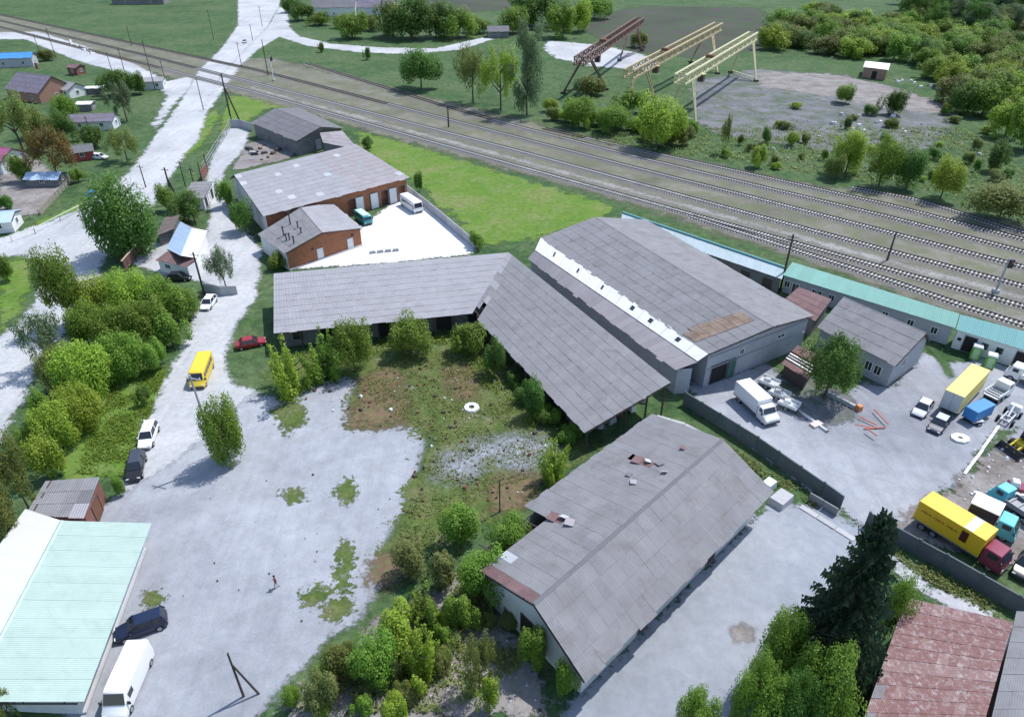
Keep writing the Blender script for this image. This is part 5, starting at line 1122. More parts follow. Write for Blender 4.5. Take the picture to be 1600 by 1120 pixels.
for k, (a, b) in enumerate((((1336, 664), (1371, 671)), ((1349, 672), (1383, 670)), ((1341, 655), (1369, 668)), ((1364, 645), (1386, 668)), ((1351, 676), (1368, 688)))):
    p, q = P(*a), P(*b); tag(MB().bar(p + Vector((0, 0, .12 + .16 * k)), q + Vector((0, 0, .12 + .16 * k)), .12, .12).build('steel_beam', ORANGEP),
        'thin red steel beam lying in the pile on the depot yard', 'beam', 'red beams on the depot yard')
c = P(1499, 687); t = thing('well_cover', 'white octagonal concrete well cover with a dark hole in the depot yard', 'well', c)
n = 8; ring = MB(); ro_, ri_ = 1.15, .33
for i in range(n):
    a0, a1 = 2 * math.pi * i / n, 2 * math.pi * (i + 1) / n
    ring.hexa([(c.x + r * math.cos(a), c.y + r * .8 * math.sin(a), .05) for r, a in ((ri_, a0), (ro_, a0), (ro_, a1), (ri_, a1))], [(c.x + r * math.cos(a), c.y + r * .8 * math.sin(a), .4) for r, a in ((ri_, a0), (ro_, a0), (ro_, a1), (ri_, a1))])
ring.build('slab', WHITEP, t); MB().tube((c.x, c.y, .05), (c.x, c.y, .12), .34, .34, 12).build('hole', HOLLOW, t)
c = P(737, 638); t = thing('manhole', 'pale broken manhole ring in the weeds of the courtyard', 'manhole', c)
ring = MB()
for i in range(10):
    a0, a1 = 2 * math.pi * i / 10, 2 * math.pi * (i + 1) / 10; ring.hexa([(c.x + r * math.cos(a), c.y + r * math.sin(a), .05) for r, a in ((.4, a0), (1.1, a0), (1.1, a1), (.4, a1))], [(c.x + r * math.cos(a), c.y + r * math.sin(a), .3) for r, a in ((.4, a0), (1.0, a0), (1.0, a1), (.4, a1))])
ring.build('ring', RENDERW, t); MB().tube((c.x, c.y, .06), (c.x, c.y, .1), .4, .4, 12).build('hole', HOLLOW, t)
for k, (x, y, l) in enumerate(((1219, 785, 'pale slab leaning at the far corner of the long shed'), (1200, 762, 'white crate like block at the far corner of the long shed'))):
    c = P(x, y); tag(MB().box((c.x, c.y, .5), (2.6 - k, 1.8 - k * .6, 1.0), .7, .9).build('concrete_slab', [CONC, RENDERW][k], bevel=.06), l, 'slab')
# rubble and scrap
for k in range(46):
    if k < 16: x, y, g_, l_ = random.uniform(100, 150), 0, 'stones beside the tracks', 'white stone in the heap row beside the tracks at upper left'; y = 62 + (x - 100) * .5 + random.uniform(-4, 4)
    elif k < 32: x, y, g_, l_ = random.uniform(1380, 1480), 0, 'rubble by the brick hut', 'pale rubble block in front of the brick hut'; y = 118 + (x - 1380) * .28 + random.uniform(-5, 6)
    else: x, y, g_, l_ = random.uniform(1300, 1430), random.uniform(180, 208), 'rubble in the crane yard', 'pale rubble block on the weedy crane yard'
    p = P(x, y); s = random.uniform(.6, 1.5); tag(MB().box((p.x, p.y, s * .3), (s, s * .8, s * .6), random.uniform(0, 3), .7).build('rubble_block', WHITEP if k % 3 else CONC, bevel=.08), l_, 'rubble', g_)
for k in range(14):
    x, y = random.uniform(385, 440), random.uniform(226, 252); p = P(x, y); s = random.uniform(.7, 1.8)
    tag(MB().box((p.x, p.y, s * .25), (s * 1.3, s * .7, s * .5), random.uniform(0, 3), .75).build('scrap_piece', random.choice([CONC, RUSTY, DARKWOOD, DARKSTEEL]), bevel=.06), 'scrap piece on the dirt behind the garage warehouse', 'scrap', 'scrap behind the garage warehouse')
for k in range(4):
    p = P(905 / 3.733 + 340 + k * 12, 150 + 920 / 3.733 - k * 1.2); tag(MB().box((p.x, p.y, .3), (1.2, .5, .6), .3, .9).build('concrete_block', CONC), 'small concrete block at the lower edge of the white yard', 'block', 'blocks on the white yard')

# ------------------------------------------------------------------ person in the concrete yard
def person():
    c = P(433, 918); t = thing('person', 'person in dark red top and pale trousers walking across the concrete yard', 'person', c, R(200), world=False)
    J = [(0, 0, .95, .13), (0, 0, 1.15, .13), (.01, 0, 1.38, .155), (.02, 0, 1.50, .065), (.03, 0, 1.58, .075), (.035, 0, 1.70, .098), (.03, 0, 1.78, .06),
         (0, .19, 1.42, .065), (-.06, .25, 1.16, .048), (.06, .26, .94, .036), (.11, .25, .86, .034), (0, -.19, 1.42, .065), (.07, -.25, 1.16, .048), (.2, -.24, .98, .036), (.26, -.23, .92, .034),
         (.02, .10, .88, .098), (.16, .10, .50, .066), (.10, .10, .10, .045), (.26, .11, .04, .045), (-.02, -.10, .88, .098), (-.06, -.10, .50, .066), (-.26, -.10, .12, .045), (-.14, -.11, .04, .045)]
    E_ = [(0, 1), (1, 2), (2, 3), (3, 4), (4, 5), (5, 6), (2, 7), (7, 8), (8, 9), (9, 10), (2, 11), (11, 12), (12, 13), (13, 14), (0, 15), (15, 16), (16, 17), (17, 18), (0, 19), (19, 20), (20, 21), (21, 22)]
    me = bpy.data.meshes.new('body'); me.from_pydata([j[:3] for j in J], E_, []); o = link(bpy.data.objects.new('body', me), t)
    sk = o.modifiers.new('skin', 'SKIN'); sv = me.skin_vertices[0].data
    for i, j in enumerate(J): sv[i].radius = (j[3], j[3])
    sv[0].use_root = True; o.modifiers.new('sub', 'SUBSURF').levels = 1; o.modifiers['sub'].render_levels = 2
    m, nt, b, out = newmat('person_clothes'); tc = N(nt, 'ShaderNodeTexCoord'); s = N(nt, 'ShaderNodeSeparateXYZ'); nt.links.new(tc.outputs['Object'], s.inputs[0])
    r = ramp(nt, math_(nt, 'DIVIDE', s.outputs[2], 2.0), [(0.0, (.02, .02, .02)), (.05, (.45, .42, .40)), (.46, (.22, .03, .035)), (.765, (.45, .27, .2))]); 
    for e_ in nt.nodes:
        if e_.bl_idname == 'ShaderNodeValToRGB': e_.color_ramp.interpolation = 'CONSTANT'
    nt.links.new(r, b.inputs['Base Color']); b.inputs['Roughness'].default_value = .8; me.materials.append(m)
    hm = MB(); n = 10; secs = []
    for k, (z, rr) in enumerate(((1.68, .105), (1.74, .112), (1.80, .095), (1.84, .05))): secs.append([(.02 + rr * math.cos(2 * math.pi * i / n), rr * .9 * math.sin(2 * math.pi * i / n), z) for i in range(n)])
    hm.loft(secs).build('hair', BLACKP, t, True)
person()

# ------------------------------------------------------------------ trees and shrubs
def leaf_mesh(name, centers, radii, n, size, up=.35, seed=0, shell=.55, flat_=1.0, dirs=None, aspect=.7):
    rg = np.random.default_rng(seed); centers = np.array(centers, float); radii = np.array(radii, float)
    w = radii ** 2; k = rg.choice(len(centers), n, p=w / w.sum())
    d = rg.normal(size=(n, 3)); d /= np.linalg.norm(d, axis=1)[:, None]
    rr = radii[k] * (shell + (1 - shell) * rg.random(n)) ** .8
    pos = centers[k] + d * rr[:, None] * np.array([1, 1, flat_])
    nr = d + rg.normal(size=(n, 3)) * .55 + np.array([0, 0, up]); nr /= np.linalg.norm(nr, axis=1)[:, None]
    a = np.cross(nr, rg.normal(size=(n, 3))); a /= np.linalg.norm(a, axis=1)[:, None]; b = np.cross(nr, a)
    s = size * (.6 + .8 * rg.random(n))[:, None]; a *= s; b *= s * aspect
    zs = np.array([1, 1, .55]); a = a * zs; b = b * zs
    pz = np.percentile(pos[:, 2], 99.5); pos[:, 2] = pos[:, 2] * (.985 / pz); rad = np.hypot(pos[:, 0], pos[:, 1]); pos[:, :2] /= np.percentile(rad, 97)
    pos[:, 2] = np.maximum(pos[:, 2], .02 + .05 * rg.random(n))
    V = np.stack([pos - a, pos + b * .8, pos + a, pos - b * .8], 1).reshape(-1, 3)
    tone = np.clip(rg.normal(.5, .25, n) + (rg.random(len(centers))[k] - .5) * .5, 0, 1)
    me = bpy.data.meshes.new(name); me.vertices.add(len(V)); me.vertices.foreach_set('co', V.ravel().astype(np.float32))
    me.loops.add(4 * n); me.loops.foreach_set('vertex_index', np.arange(4 * n, dtype=np.int32))
    me.polygons.add(n); me.polygons.foreach_set('loop_start', np.arange(0, 4 * n, 4, dtype=np.int32)); me.update(calc_edges=True)
    at = me.attributes.new('tone', 'FLOAT', 'POINT'); at.data.foreach_set('value', np.repeat(tone, 4).astype(np.float32)); return me
def clumps(rg, n, zc, rz, rmin, rmax, hollow=.45, env=.42, sym=False):
    C, Rr = [], []; seed_ = rg.random() * 50
    for i in range(n):
        d = rg.normal(size=3); d /= np.linalg.norm(d); d[2] = abs(d[2]) * 1.25 - .35 if i % 3 and not sym else d[2]
        r = hollow + (1 - hollow) * rg.random() ** .6; q = rg.uniform(rmin, rmax)
        p = d * (r * (1 - q * .75)) * (1 + env * mnoise.noise(Vector(d * 1.7) + Vector((seed_ * 7.3, 0, 0)))); C.append((p[0], p[1], zc + p[2] * rz)); Rr.append(q)
    return C, Rr
CROWN, TRUNK = {}, {}
def trunk_mesh(name, seed, top=.7, r=.05, limbs=6):
    rg = random.Random(seed); m = MB(); p = Vector((0, 0, -.02)); segs = 4
    for k in range(segs):
        q = Vector((rg.uniform(-.03, .03), rg.uniform(-.03, .03), top * (k + 1) / segs)); m.tube(p, q, r * (1 - .2 * k), r * (1 - .2 * (k + 1)), 7); p = q
    for k in range(limbs):
        z = top * rg.uniform(.35, .95); a = 2 * math.pi * k / limbs + rg.uniform(-.4, .4); L = rg.uniform(.4, .75)
        m.tube((0, 0, z), (math.cos(a) * L, math.sin(a) * L, z + rg.uniform(.1, .3)), r * .4, r * .1, 5)
    me = bpy.data.meshes.new(name); me.from_pydata(m.v, [], m.f); me.materials.append(BARK); return me
for i in range(4):
    rg = np.random.default_rng(100 + i)
    C, Q = clumps(rg, 46, .58, .42, .18, .34, .45, .6); CROWN['big', i] = leaf_mesh('crown', C, Q, 16000, .030, up=.8, seed=i)
    C, Q = clumps(rg, 26, .56, .44, .18, .40, .35, .75); CROWN['mid', i] = leaf_mesh('crown', C, Q, 9500, .040, up=.8, seed=20 + i)
    C, Q = clumps(rg, 17, .48, .46, .18, .42, .3, .8); CROWN['bush', i] = leaf_mesh('crown', C, Q, 5600, .052, up=.9, seed=40 + i)
    C, Q = clumps(rg, 30, .58, .46, .12, .26, .3); CROWN['loose', i] = leaf_mesh('crown', C, Q, 6500, .033, up=.7, seed=60 + i, shell=.3)
    C, Q = clumps(rg, 34, .52, .50, .16, .36, .3, .65); CROWN['far', i] = leaf_mesh('crown', C, Q, 6500, .047, up=.9, seed=80 + i)
    C, Q = clumps(rg, 70, .52, .52, .20, .34, .5, .2, True); CROWN['full', i] = leaf_mesh('crown', C, Q, 16000, .036, up=.8, seed=180 + i)
    C = [(rg.normal() * .42 * (1 - z * .5), rg.normal() * .42 * (1 - z * .5), z) for z in np.linspace(.16, .93, 30)]
    CROWN['tall', i] = leaf_mesh('crown', C, rg.uniform(.2, .38, 30), 7500, .036, up=.7, seed=120 + i, shell=.3, flat_=.4)
    # upright shoots for young spiky shrubs
    C, Q = [], []
    for k in range(16):
        a = rg.uniform(0, 6.28); r0 = rg.uniform(0, .95) ** .8; h = rg.uniform(.6, 1.0) * (1 - .35 * r0)
        for s in np.linspace(.12, 1, 6): C.append((math.cos(a) * r0 * (.5 + .6 * s), math.sin(a) * r0 * (.5 + .6 * s), h * s * .96)); Q.append(.22 * (1.1 - .6 * s))
    CROWN['shoot', i] = leaf_mesh('crown', C, Q, 5200, .050, up=.8, seed=140 + i, shell=.2, flat_=.8)
    TRUNK[i] = trunk_mesh('trunk', i); 
def spruce_mesh(seed):
    rg = np.random.default_rng(seed); C, Rr = [], []; V = []; T = []
    for lvl in range(44):
        z = .04 + .95 * lvl / 44; rad = (1 - z) ** .72 * 1.0 + .012; nb = int(10 + 12 * (1 - z))
        for b in range(nb):
            a = rg.uniform(0, 6.283); L = rad * rg.uniform(.75, 1.08); dr = np.array([math.cos(a), math.sin(a), 0]); sd = np.array([-dr[1], dr[0], 0])
            n = int(5 + 14 * L)
            for k in range(n):
                s = (k + rg.random()) / n; droop = -.10 * s * s * L + .035 * s ** 4
                p = dr * L * s + np.array([0, 0, z + droop * .6 + rg.normal() * .004]); wdt = .15 * L * (1.15 - s) + .03
                for sg in (-1, 1):
                    tip = p + (sd * sg * wdt + dr * wdt * .9 + np.array([0, 0, -.012 - .01 * rg.random()])) * rg.uniform(.7, 1.3)
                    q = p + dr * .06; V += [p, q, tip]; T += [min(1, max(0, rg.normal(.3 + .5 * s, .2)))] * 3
    V = np.array(V); n = len(V) // 3; me = bpy.data.meshes.new('crown'); me.vertices.add(len(V)); me.vertices.foreach_set('co', V.ravel().astype(np.float32))
    me.loops.add(3 * n); me.loops.foreach_set('vertex_index', np.arange(3 * n, dtype=np.int32)); me.polygons.add(n); me.polygons.foreach_set('loop_start', np.arange(0, 3 * n, 3, dtype=np.int32)); me.update(calc_edges=True)
    me.attributes.new('tone', 'FLOAT', 'POINT').data.foreach_set('value', np.array(T, np.float32)); return me
CROWN['spruce', 0] = spruce_mesh(5)
NT = [0]
LW = {'dark': 'dark green', 'mid': 'fresh green', 'yellow': 'yellow-green', 'grey': 'grey-green', 'olive': 'olive', 'rust': 'rust-brown'}
def tree(base, top_py, wpx, kind, leaf, label, group=None, name=None, var=None, squash=1.0, zmin=None):
    nad = 560 + FPX / math.tan(PITCH); base = (800 + (base[0] - 800) * (nad - base[1]) / (nad - (base[1] + top_py) / 2), base[1])
    b = P(*base); h = max(.8, top_z(b, top_py)) * 1.02; r = wpx / 2 / ppm(b + Vector((0, 0, h * .5))) * .90; i = NT[0] % 4 if var is None else var; NT[0] += 1
    shrub = kind in ('bush', 'shoot') and h < 5.5
    t = thing(name or ('shrub' if shrub else 'tree'), label, 'shrub' if shrub else 'tree', b, random.uniform(0, 6.28) if kind != 'spruce' else .4, group, world=False)
    if kind == 'spruce': i = 0
    o = link(bpy.data.objects.new('crown', CROWN[kind, i]), t); o.scale = (r, r * squash, h)
    if not CROWN[kind, i].materials: CROWN[kind, i].materials.append(LEAF[leaf])
    o.material_slots[0].link = 'OBJECT'; o.material_slots[0].material = LEAF[leaf]
    tk = link(bpy.data.objects.new('trunk', TRUNK[i % 4]), t); tr_ = min(r, h * .45); tk.scale = (tr_, tr_, h) if kind != 'spruce' else (r * .5, r * .5, h)
    return t
# along the main road and the lane
tree((188, 398), 278, 112, 'full', 'dark', 'large round dense tree at the road junction')
tree((92, 512), 388, 72, 'mid', 'mid', 'tree with two tiers standing alone at the left roadside')
tree((345, 452), 386, 52, 'loose', 'grey', 'small airy tree behind the grey low wall')
tree((346, 720), 622, 70, 'full', 'mid', 'rounded dense tree standing on the open concrete behind a tall pole')
tree((62, 575), 488, 80, 'loose', 'grey', 'grey-green willow at the left roadside')
for k, (x, y, tp, w, kd, lf, l) in enumerate((
    (150, 505, 432, 84, 'full', 'yellow', 'at its upper left corner'), (200, 500, 424, 88, 'full', 'yellow', 'behind the billboard'), (245, 495, 436, 70, 'full', 'mid', 'nearest to the black car'), (285, 500, 446, 60, 'bush', 'mid', 'at the lane corner'),
    (175, 545, 478, 84, 'full', 'mid', 'left of its middle'), (222, 540, 470, 80, 'mid', 'mid', 'right of its middle'), (262, 540, 488, 64, 'bush', 'mid', 'on its lane edge'), (190, 588, 520, 76, 'full', 'mid', 'low in its middle'), (240, 578, 530, 50, 'bush', 'mid', 'at its lower lane edge'),
    (128, 545, 478, 66, 'mid', 'mid', 'beside the grey-green willow'), (128, 620, 540, 92, 'full', 'yellow', 'broad one above the grass slope'), (88, 612, 548, 64, 'full', 'olive', 'on the left road side'), (150, 600, 548, 60, 'bush', 'olive', 'dull one beside the broad one'),
    (118, 672, 604, 78, 'full', 'yellow', 'pale tipped, beside the grass slope'), (84, 700, 632, 74, 'full', 'yellow', 'pale tipped, lower down the slope'), (70, 745, 680, 58, 'bush', 'yellow', 'lowest, above the brick garage'), (60, 660, 610, 44, 'bush', 'mid', 'small one at the left road'), (48, 715, 665, 44, 'bush', 'mid', 'small one above the olive tree'))):
    tree((x, y), tp, w, kd, lf, LW[lf] + ' shrub of the roadside thicket, ' + l, 'roadside thicket')
tree((18, 810), 675, 88, 'loose', 'olive', 'dark olive tree at the left edge above the aqua roof')
tree((-6, 860), 740, 60, 'mid', 'olive', 'olive shrub cut by the left edge beside the white roof slope')
tree((222, 632), 605, 28, 'bush', 'dark', 'small dark shrub on the grass slope beside the lane')
tree((182, 775), 745, 22, 'bush', 'mid', 'little weed shrub beside the brick garage')
tree((4, 1135), 1070, 46, 'loose', 'olive', 'dark treetop at the very bottom left corner')
tree((290, 348), 300, 60, 'mid', 'dark', 'dark green tree behind the small house with the blue and white roof')
tree((258, 330), 288, 40, 'bush', 'mid', 'leafy shrub between the big round tree and the garages')
tree((352, 325), 280, 34, 'bush', 'mid', 'shrub at the corner of the garage warehouse')
tree((378, 362), 312, 48, 'mid', 'dark', 'dark shrub below the gable of the garage warehouse')
tree((432, 420), 396, 38, 'bush', 'mid', 'shrub in front of the brick substation')
tree((744, 388), 362, 30, 'bush', 'mid', 'shrub at the corner of the pale yard wall')
tree((655, 300), 268, 20, 'bush', 'dark', 'small dark shrub beside the garage warehouse on the railway side')
tree((574, 232), 214, 26, 'bush', 'dark', 'dark bush behind the ridge of the garage warehouse')
# courtyard and long shed
tree((452, 612), 538, 90, 'shoot', 'yellow', 'bright yellow-green bush at the left corner of the courtyard')
tree((502, 590), 522, 74, 'shoot', 'mid', 'mid green bush second from the left in the courtyard')
tree((549, 580), 500, 72, 'mid', 'mid', 'tall leafy bush before the storage building, third from the left')
tree((640, 552), 496, 78, 'mid', 'mid', 'leafy bush before the middle of the storage building')
tree((728, 552), 506, 66, 'bush', 'mid', 'leafy bush at the inner corner of the L-shaped building')
tree((772, 585), 530, 44, 'bush', 'dark', 'dark bush in the shade by the inner corner')
tree((830, 650), 592, 46, 'bush', 'dark', 'dark bush below the eave of the east wing')
tree((866, 752), 690, 66, 'shoot', 'yellow', 'bright yellow-green shrub near the end of the east wing')
for k, (x, y, tp, w, kd, lf) in enumerate(((720, 848, 788, 70, 'bush', 'mid'), (795, 880, 808, 74, 'mid', 'mid'), (752, 935, 868, 96, 'mid', 'mid'), (690, 920, 868, 64, 'bush', 'weed'), (672, 985, 930, 92, 'shoot', 'mid'), (620, 1010, 955, 86, 'bush', 'yellow'),
        (590, 1062, 996, 88, 'mid', 'mid'), (655, 1060, 990, 92, 'shoot', 'yellow'), (535, 1060, 1012, 66, 'bush', 'olive'), (748, 1085, 1000, 72, 'loose', 'olive'), (836, 1050, 985, 62, 'bush', 'mid'), (882, 1085, 1035, 46, 'bush', 'mid'), (456, 1102, 1072, 34, 'bush', 'mid'), (500, 1110, 1050, 60, 'bush', 'weed'), (622, 1135, 1090, 60, 'bush', 'yellow'), (765, 1110, 1060, 46, 'bush', 'yellow'), (640, 900, 850, 60, 'bush', 'weed'), (720, 985, 930, 60, 'bush', 'mid'))):
    tree((x, y), tp, w, kd, lf, ['green bush above the broken corner of the long shed', 'leafy tree against the broken corner of the long shed', 'leafy tree left of the torn gable corner of the long shed', 'olive weeds between the bushes left of the long shed', 'upright green bush on the weedy slope', 'light green bush highest on the weedy slope',
        'large green bush low on the weedy slope', 'yellow-green upright bush in the middle of the weedy slope', 'olive bush on the concrete edge of the weedy slope', 'greyish olive tree below the torn gable corner', 'green bush before the open gable door of the long shed', 'small bush at the near corner of the long shed', 'small green bush at the bottom by the braced pole', 'low weedy bush at the bottom of the slope', 'light bush cut by the bottom edge', 'small light bush at the foot of the greyish olive tree', 'pale weedy bush beside the brown weeds', 'small green bush beside the greyish olive tree'][k])
rq = random.Random(11)
for k in range(34):
    u, v = rq.random(), rq.random(); x = 480 + 300 * u + 40 * v; y = 1105 - 190 * u + (v - .35) * 110
    if y > 1128: continue
    lf = rq.choice(['weed', 'weed', 'olive', 'mid', 'yellow'])
    tree((x, y), y - rq.uniform(16, 34), rq.uniform(26, 46), 'bush', lf, {'weed': 'pale olive', 'olive': 'olive', 'mid': 'fresh green', 'yellow': 'yellow-green'}[lf] + ' low shrub in the undergrowth on the weedy slope', 'undergrowth on the weedy slope')
for k in range(12):
    x = rq.uniform(790, 915); y = 590 + (x - 790) * .78 + rq.uniform(0, 26); tree((x, y), y - rq.uniform(14, 30), rq.uniform(24, 40), 'bush', rq.choice(['mid', 'dark']), 'low green shrub along the shaded foot of the east wing', 'shrubs along the east wing')
# depot and bottom right
tree((1302, 622), 528, 100, 'big', 'dark', 'dense bushy tree in the middle of the depot')
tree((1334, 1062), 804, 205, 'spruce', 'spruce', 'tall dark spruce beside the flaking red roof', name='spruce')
tree((1400, 1010), 900, 50, 'mid', 'mid', 'leafy tree squeezed between spruce and red roof')
for k, (x, y, tp, w, lf) in enumerate(((1228, 1075, 960, 90, 'mid'), (1285, 1140, 1010, 130, 'mid'), (1185, 1150, 1040, 100, 'mid'), (1085, 1160, 1085, 80, 'mid'), (1245, 1170, 1060, 90, 'dark'))):
    tree((x, y), tp, w, 'big', lf, ['leafy tree left of the tall spruce', 'broad leafy tree at the foot of the spruce', 'leafy tree at the bottom edge left of the broad one', 'treetop at the bottom edge beside the lower yard', 'darker treetop at the bottom edge below the spruce'][k])
# beyond the railway
for x, y, tp, w, kd, lf, l in ((656, 140, 74, 80, 'mid', 'dark', 'round dark bush between dirt track and railway'), (738, 160, 72, 62, 'loose', 'olive', 'loose olive tree left of the tall grey-green trees'), (782, 172, 70, 66, 'loose', 'yellow', 'yellowish loose tree beside the tallest tree'),
        (824, 180, 28, 66, 'tall', 'grey', 'tallest grey-green tree before the cranes'), (574, 94, 74, 16, 'bush', 'dark', 'small dark bush in the field below the dirt track'), (502, 82, 66, 14, 'bush', 'olive', 'tiny bush at the start of the dirt track'),
        (905, 198, 152, 62, 'mid', 'mid', 'green bush under the rusty crane'), (956, 208, 165, 66, 'mid', 'mid', 'green bush between the rusty and middle crane'), (1030, 232, 150, 92, 'mid', 'yellow', 'large bright yellow-green bush under the pale crane'), (925, 150, 118, 60, 'bush', 'olive', 'olive bush between the legs of the rusty crane'), (985, 175, 140, 60, 'bush', 'mid', 'green bush at the foot of the middle crane'),
        (1136, 240, 178, 20, 'loose', 'olive', 'thin sapling right of the pale crane'), (1186, 262, 228, 36, 'bush', 'yellow', 'yellow-green bush below the thin sapling'), (1238, 228, 205, 26, 'bush', 'yellow', 'small yellowish bush on the weedy crane yard'), (1198, 225, 198, 20, 'bush', 'dark', 'small dark bush on the weedy crane yard'),
        (1325, 162, 132, 40, 'bush', 'mid', 'low bush on the crane runway below the hut, left one'), (1400, 180, 142, 50, 'bush', 'dark', 'low bush on the crane runway below the hut, right one'), (1330, 272, 202, 62, 'mid', 'yellow', 'bright yellow bush in the group by the tracks'), (1384, 292, 215, 60, 'mid', 'mid', 'middle bush in the group by the tracks'), (1425, 295, 232, 54, 'mid', 'dark', 'darker bush in the group by the tracks'),
        (1480, 312, 245, 58, 'mid', 'yellow', 'bush at the right end of the group by the tracks'), (1560, 268, 220, 40, 'bush', 'dark', 'dark shrub on the waste ground at the right'), (1570, 345, 290, 110, 'mid', 'olive', 'olive thicket shrub by the tracks at the right edge'), (1310, 280, 240, 40, 'bush', 'olive', 'olive bush at the left of the group by the tracks')):
    tree((x, y), tp, w, kd, lf, l)
rs = random.Random(21)
for k in range(40):
    x = rs.uniform(1090, 1580); y = 150 + rs.random() ** .8 * 110 + (x - 1090) * .07
    lf = rs.choice(['mid', 'olive', 'weed', 'yellow', 'dark']); tree((x, y), y - rs.uniform(8, 20), rs.uniform(12, 30), 'bush', lf, {**LW, 'weed': 'pale olive'}[lf] + ' scrub bush scattered over the weedy ground right of the cranes', 'scrub on the waste ground')
for k in range(16):
    x = rs.uniform(845, 1080); y = 185 + (x - 845) * .16 + rs.uniform(-14, 14); lf = rs.choice(['mid', 'olive', 'yellow']); tree((x, y), y - rs.uniform(14, 30), rs.uniform(24, 44), 'bush', lf, LW[lf] + ' low bush in the hedge below the gantry cranes', 'hedge below the cranes')
rr = random.Random(3)
G1_ = 'thicket behind the crane yard'
thick = [(1190, 92), (1335, 96), (1400, 98), (1480, 140), (1510, 190), (1625, 240), (1625, 30), (1440, 40), (1290, 14), (1195, 50)]
tk_ = 0
while tk_ < 120:
    x, y = rr.uniform(1190, 1625), rr.uniform(0, 240)
    if sdist(np.array([float(x)]), np.array([float(y)]), [Vector((q[0], q[1], 0)) for q in thick])[0] < 0 or (1335 < x < 1405 and y > 88) or (y > 120 and rr.random() < .35): continue
    tk_ += 1; lf = rr.choice(['yellow', 'mid', 'mid', 'olive', 'dark'])
    where = 'behind the crane yard, left of the brick hut' if x < 1345 else 'right of the brick hut' if x < 1480 else 'at the right edge above the waste ground' if y > 110 else 'at the right edge below the dark wood'
    tree((x, y), y - rr.uniform(24, 36) * (.6 + y / 150), rr.uniform(46, 66) * (.8 + y / 400), 'far', lf, LW[lf] + ' tree of the dense thicket ' + where, G1_)
for k in range(40):
    x = rr.uniform(1400, 1625); y = rr.uniform(8, 52) + (x - 1440) * .06
    tree((x, y), y - rr.uniform(42, 60), rr.uniform(34, 50), 'tall', lf := rr.choice(['grey', 'grey', 'dark']), LW[lf] + ' tall tree in the wood in the top right corner', 'wood in the top right corner')
for k, (x, y, tp, w, lf) in enumerate(((470, 32, 2, 40, 'dark'), (500, 40, 18, 36, 'mid'), (548, 60, 18, 50, 'mid'), (535, 44, 22, 30, 'olive'), (612, 58, -5, 60, 'olive'), (640, 62, -8, 66, 'dark'), (680, 60, 0, 66, 'dark'), (715, 60, 12, 56, 'mid'), (575, 48, 20, 40, 'olive'), (745, 52, 24, 44, 'mid'),
        (820, 40, -15, 64, 'dark'), (852, 44, -12, 66, 'dark'), (880, 60, 2, 50, 'mid'), (905, 50, -2, 46, 'yellow'), (800, 52, 10, 44, 'mid'), (930, 30, -6, 50, 'mid'), (1000, 75, 48, 30, 'olive'), (455, 20, -6, 30, 'dark'))):
    tree((x, y), tp, w * 1.25, 'far', lf, LW[lf] + ' tree of the belt along the top edge ' + ('near the white farmhouse' if x < 590 else 'above the dirt track' if x < 770 else 'beside the track hut'), 'tree belt at the top edge')
for x, y, tp, w, kd, lf, l in ((18, 238, 142, 88, 'loose', 'olive', 'dark olive tree at the left edge in the village'), (78, 282, 198, 84, 'loose', 'rust', 'rust-brown leafed tree in the village gardens'), (190, 190, 128, 54, 'loose', 'grey', 'grey-green airy tree in the village gardens'), (180, 150, 108, 60, 'mid', 'dark', 'dark shrub mass behind the village gardens'),
        (192, 252, 200, 60, 'loose', 'olive', 'olive tree beside the road below the gardens'), (100, 190, 148, 44, 'mid', 'mid', 'green tree before the slate roofed house'), (95, 222, 172, 46, 'mid', 'dark', 'dark green tree below the slate roofed house'), (140, 230, 195, 54, 'bush', 'dark', 'dark green shrub before the purple-grey garden shed'), (50, 215, 172, 50, 'mid', 'olive', 'olive shrub between the village trees'),
        (215, 148, 112, 40, 'bush', 'dark', 'dark bush beside the crossing hut'), (70, 95, 78, 40, 'bush', 'olive', 'low bushes behind the slate roofed house'), (30, 285, 240, 40, 'bush', 'mid', 'green shrub beside the magenta roof'), (120, 285, 262, 26, 'bush', 'mid', 'little shrub at the garden fence'), (8, 330, 305, 30, 'bush', 'dark', 'shrub at the left edge of the garden plot'), (5, 440, 400, 36, 'bush', 'mid', 'shrub at the left edge on the lush grass')):
    tree((x, y), tp, w, kd, lf, l)

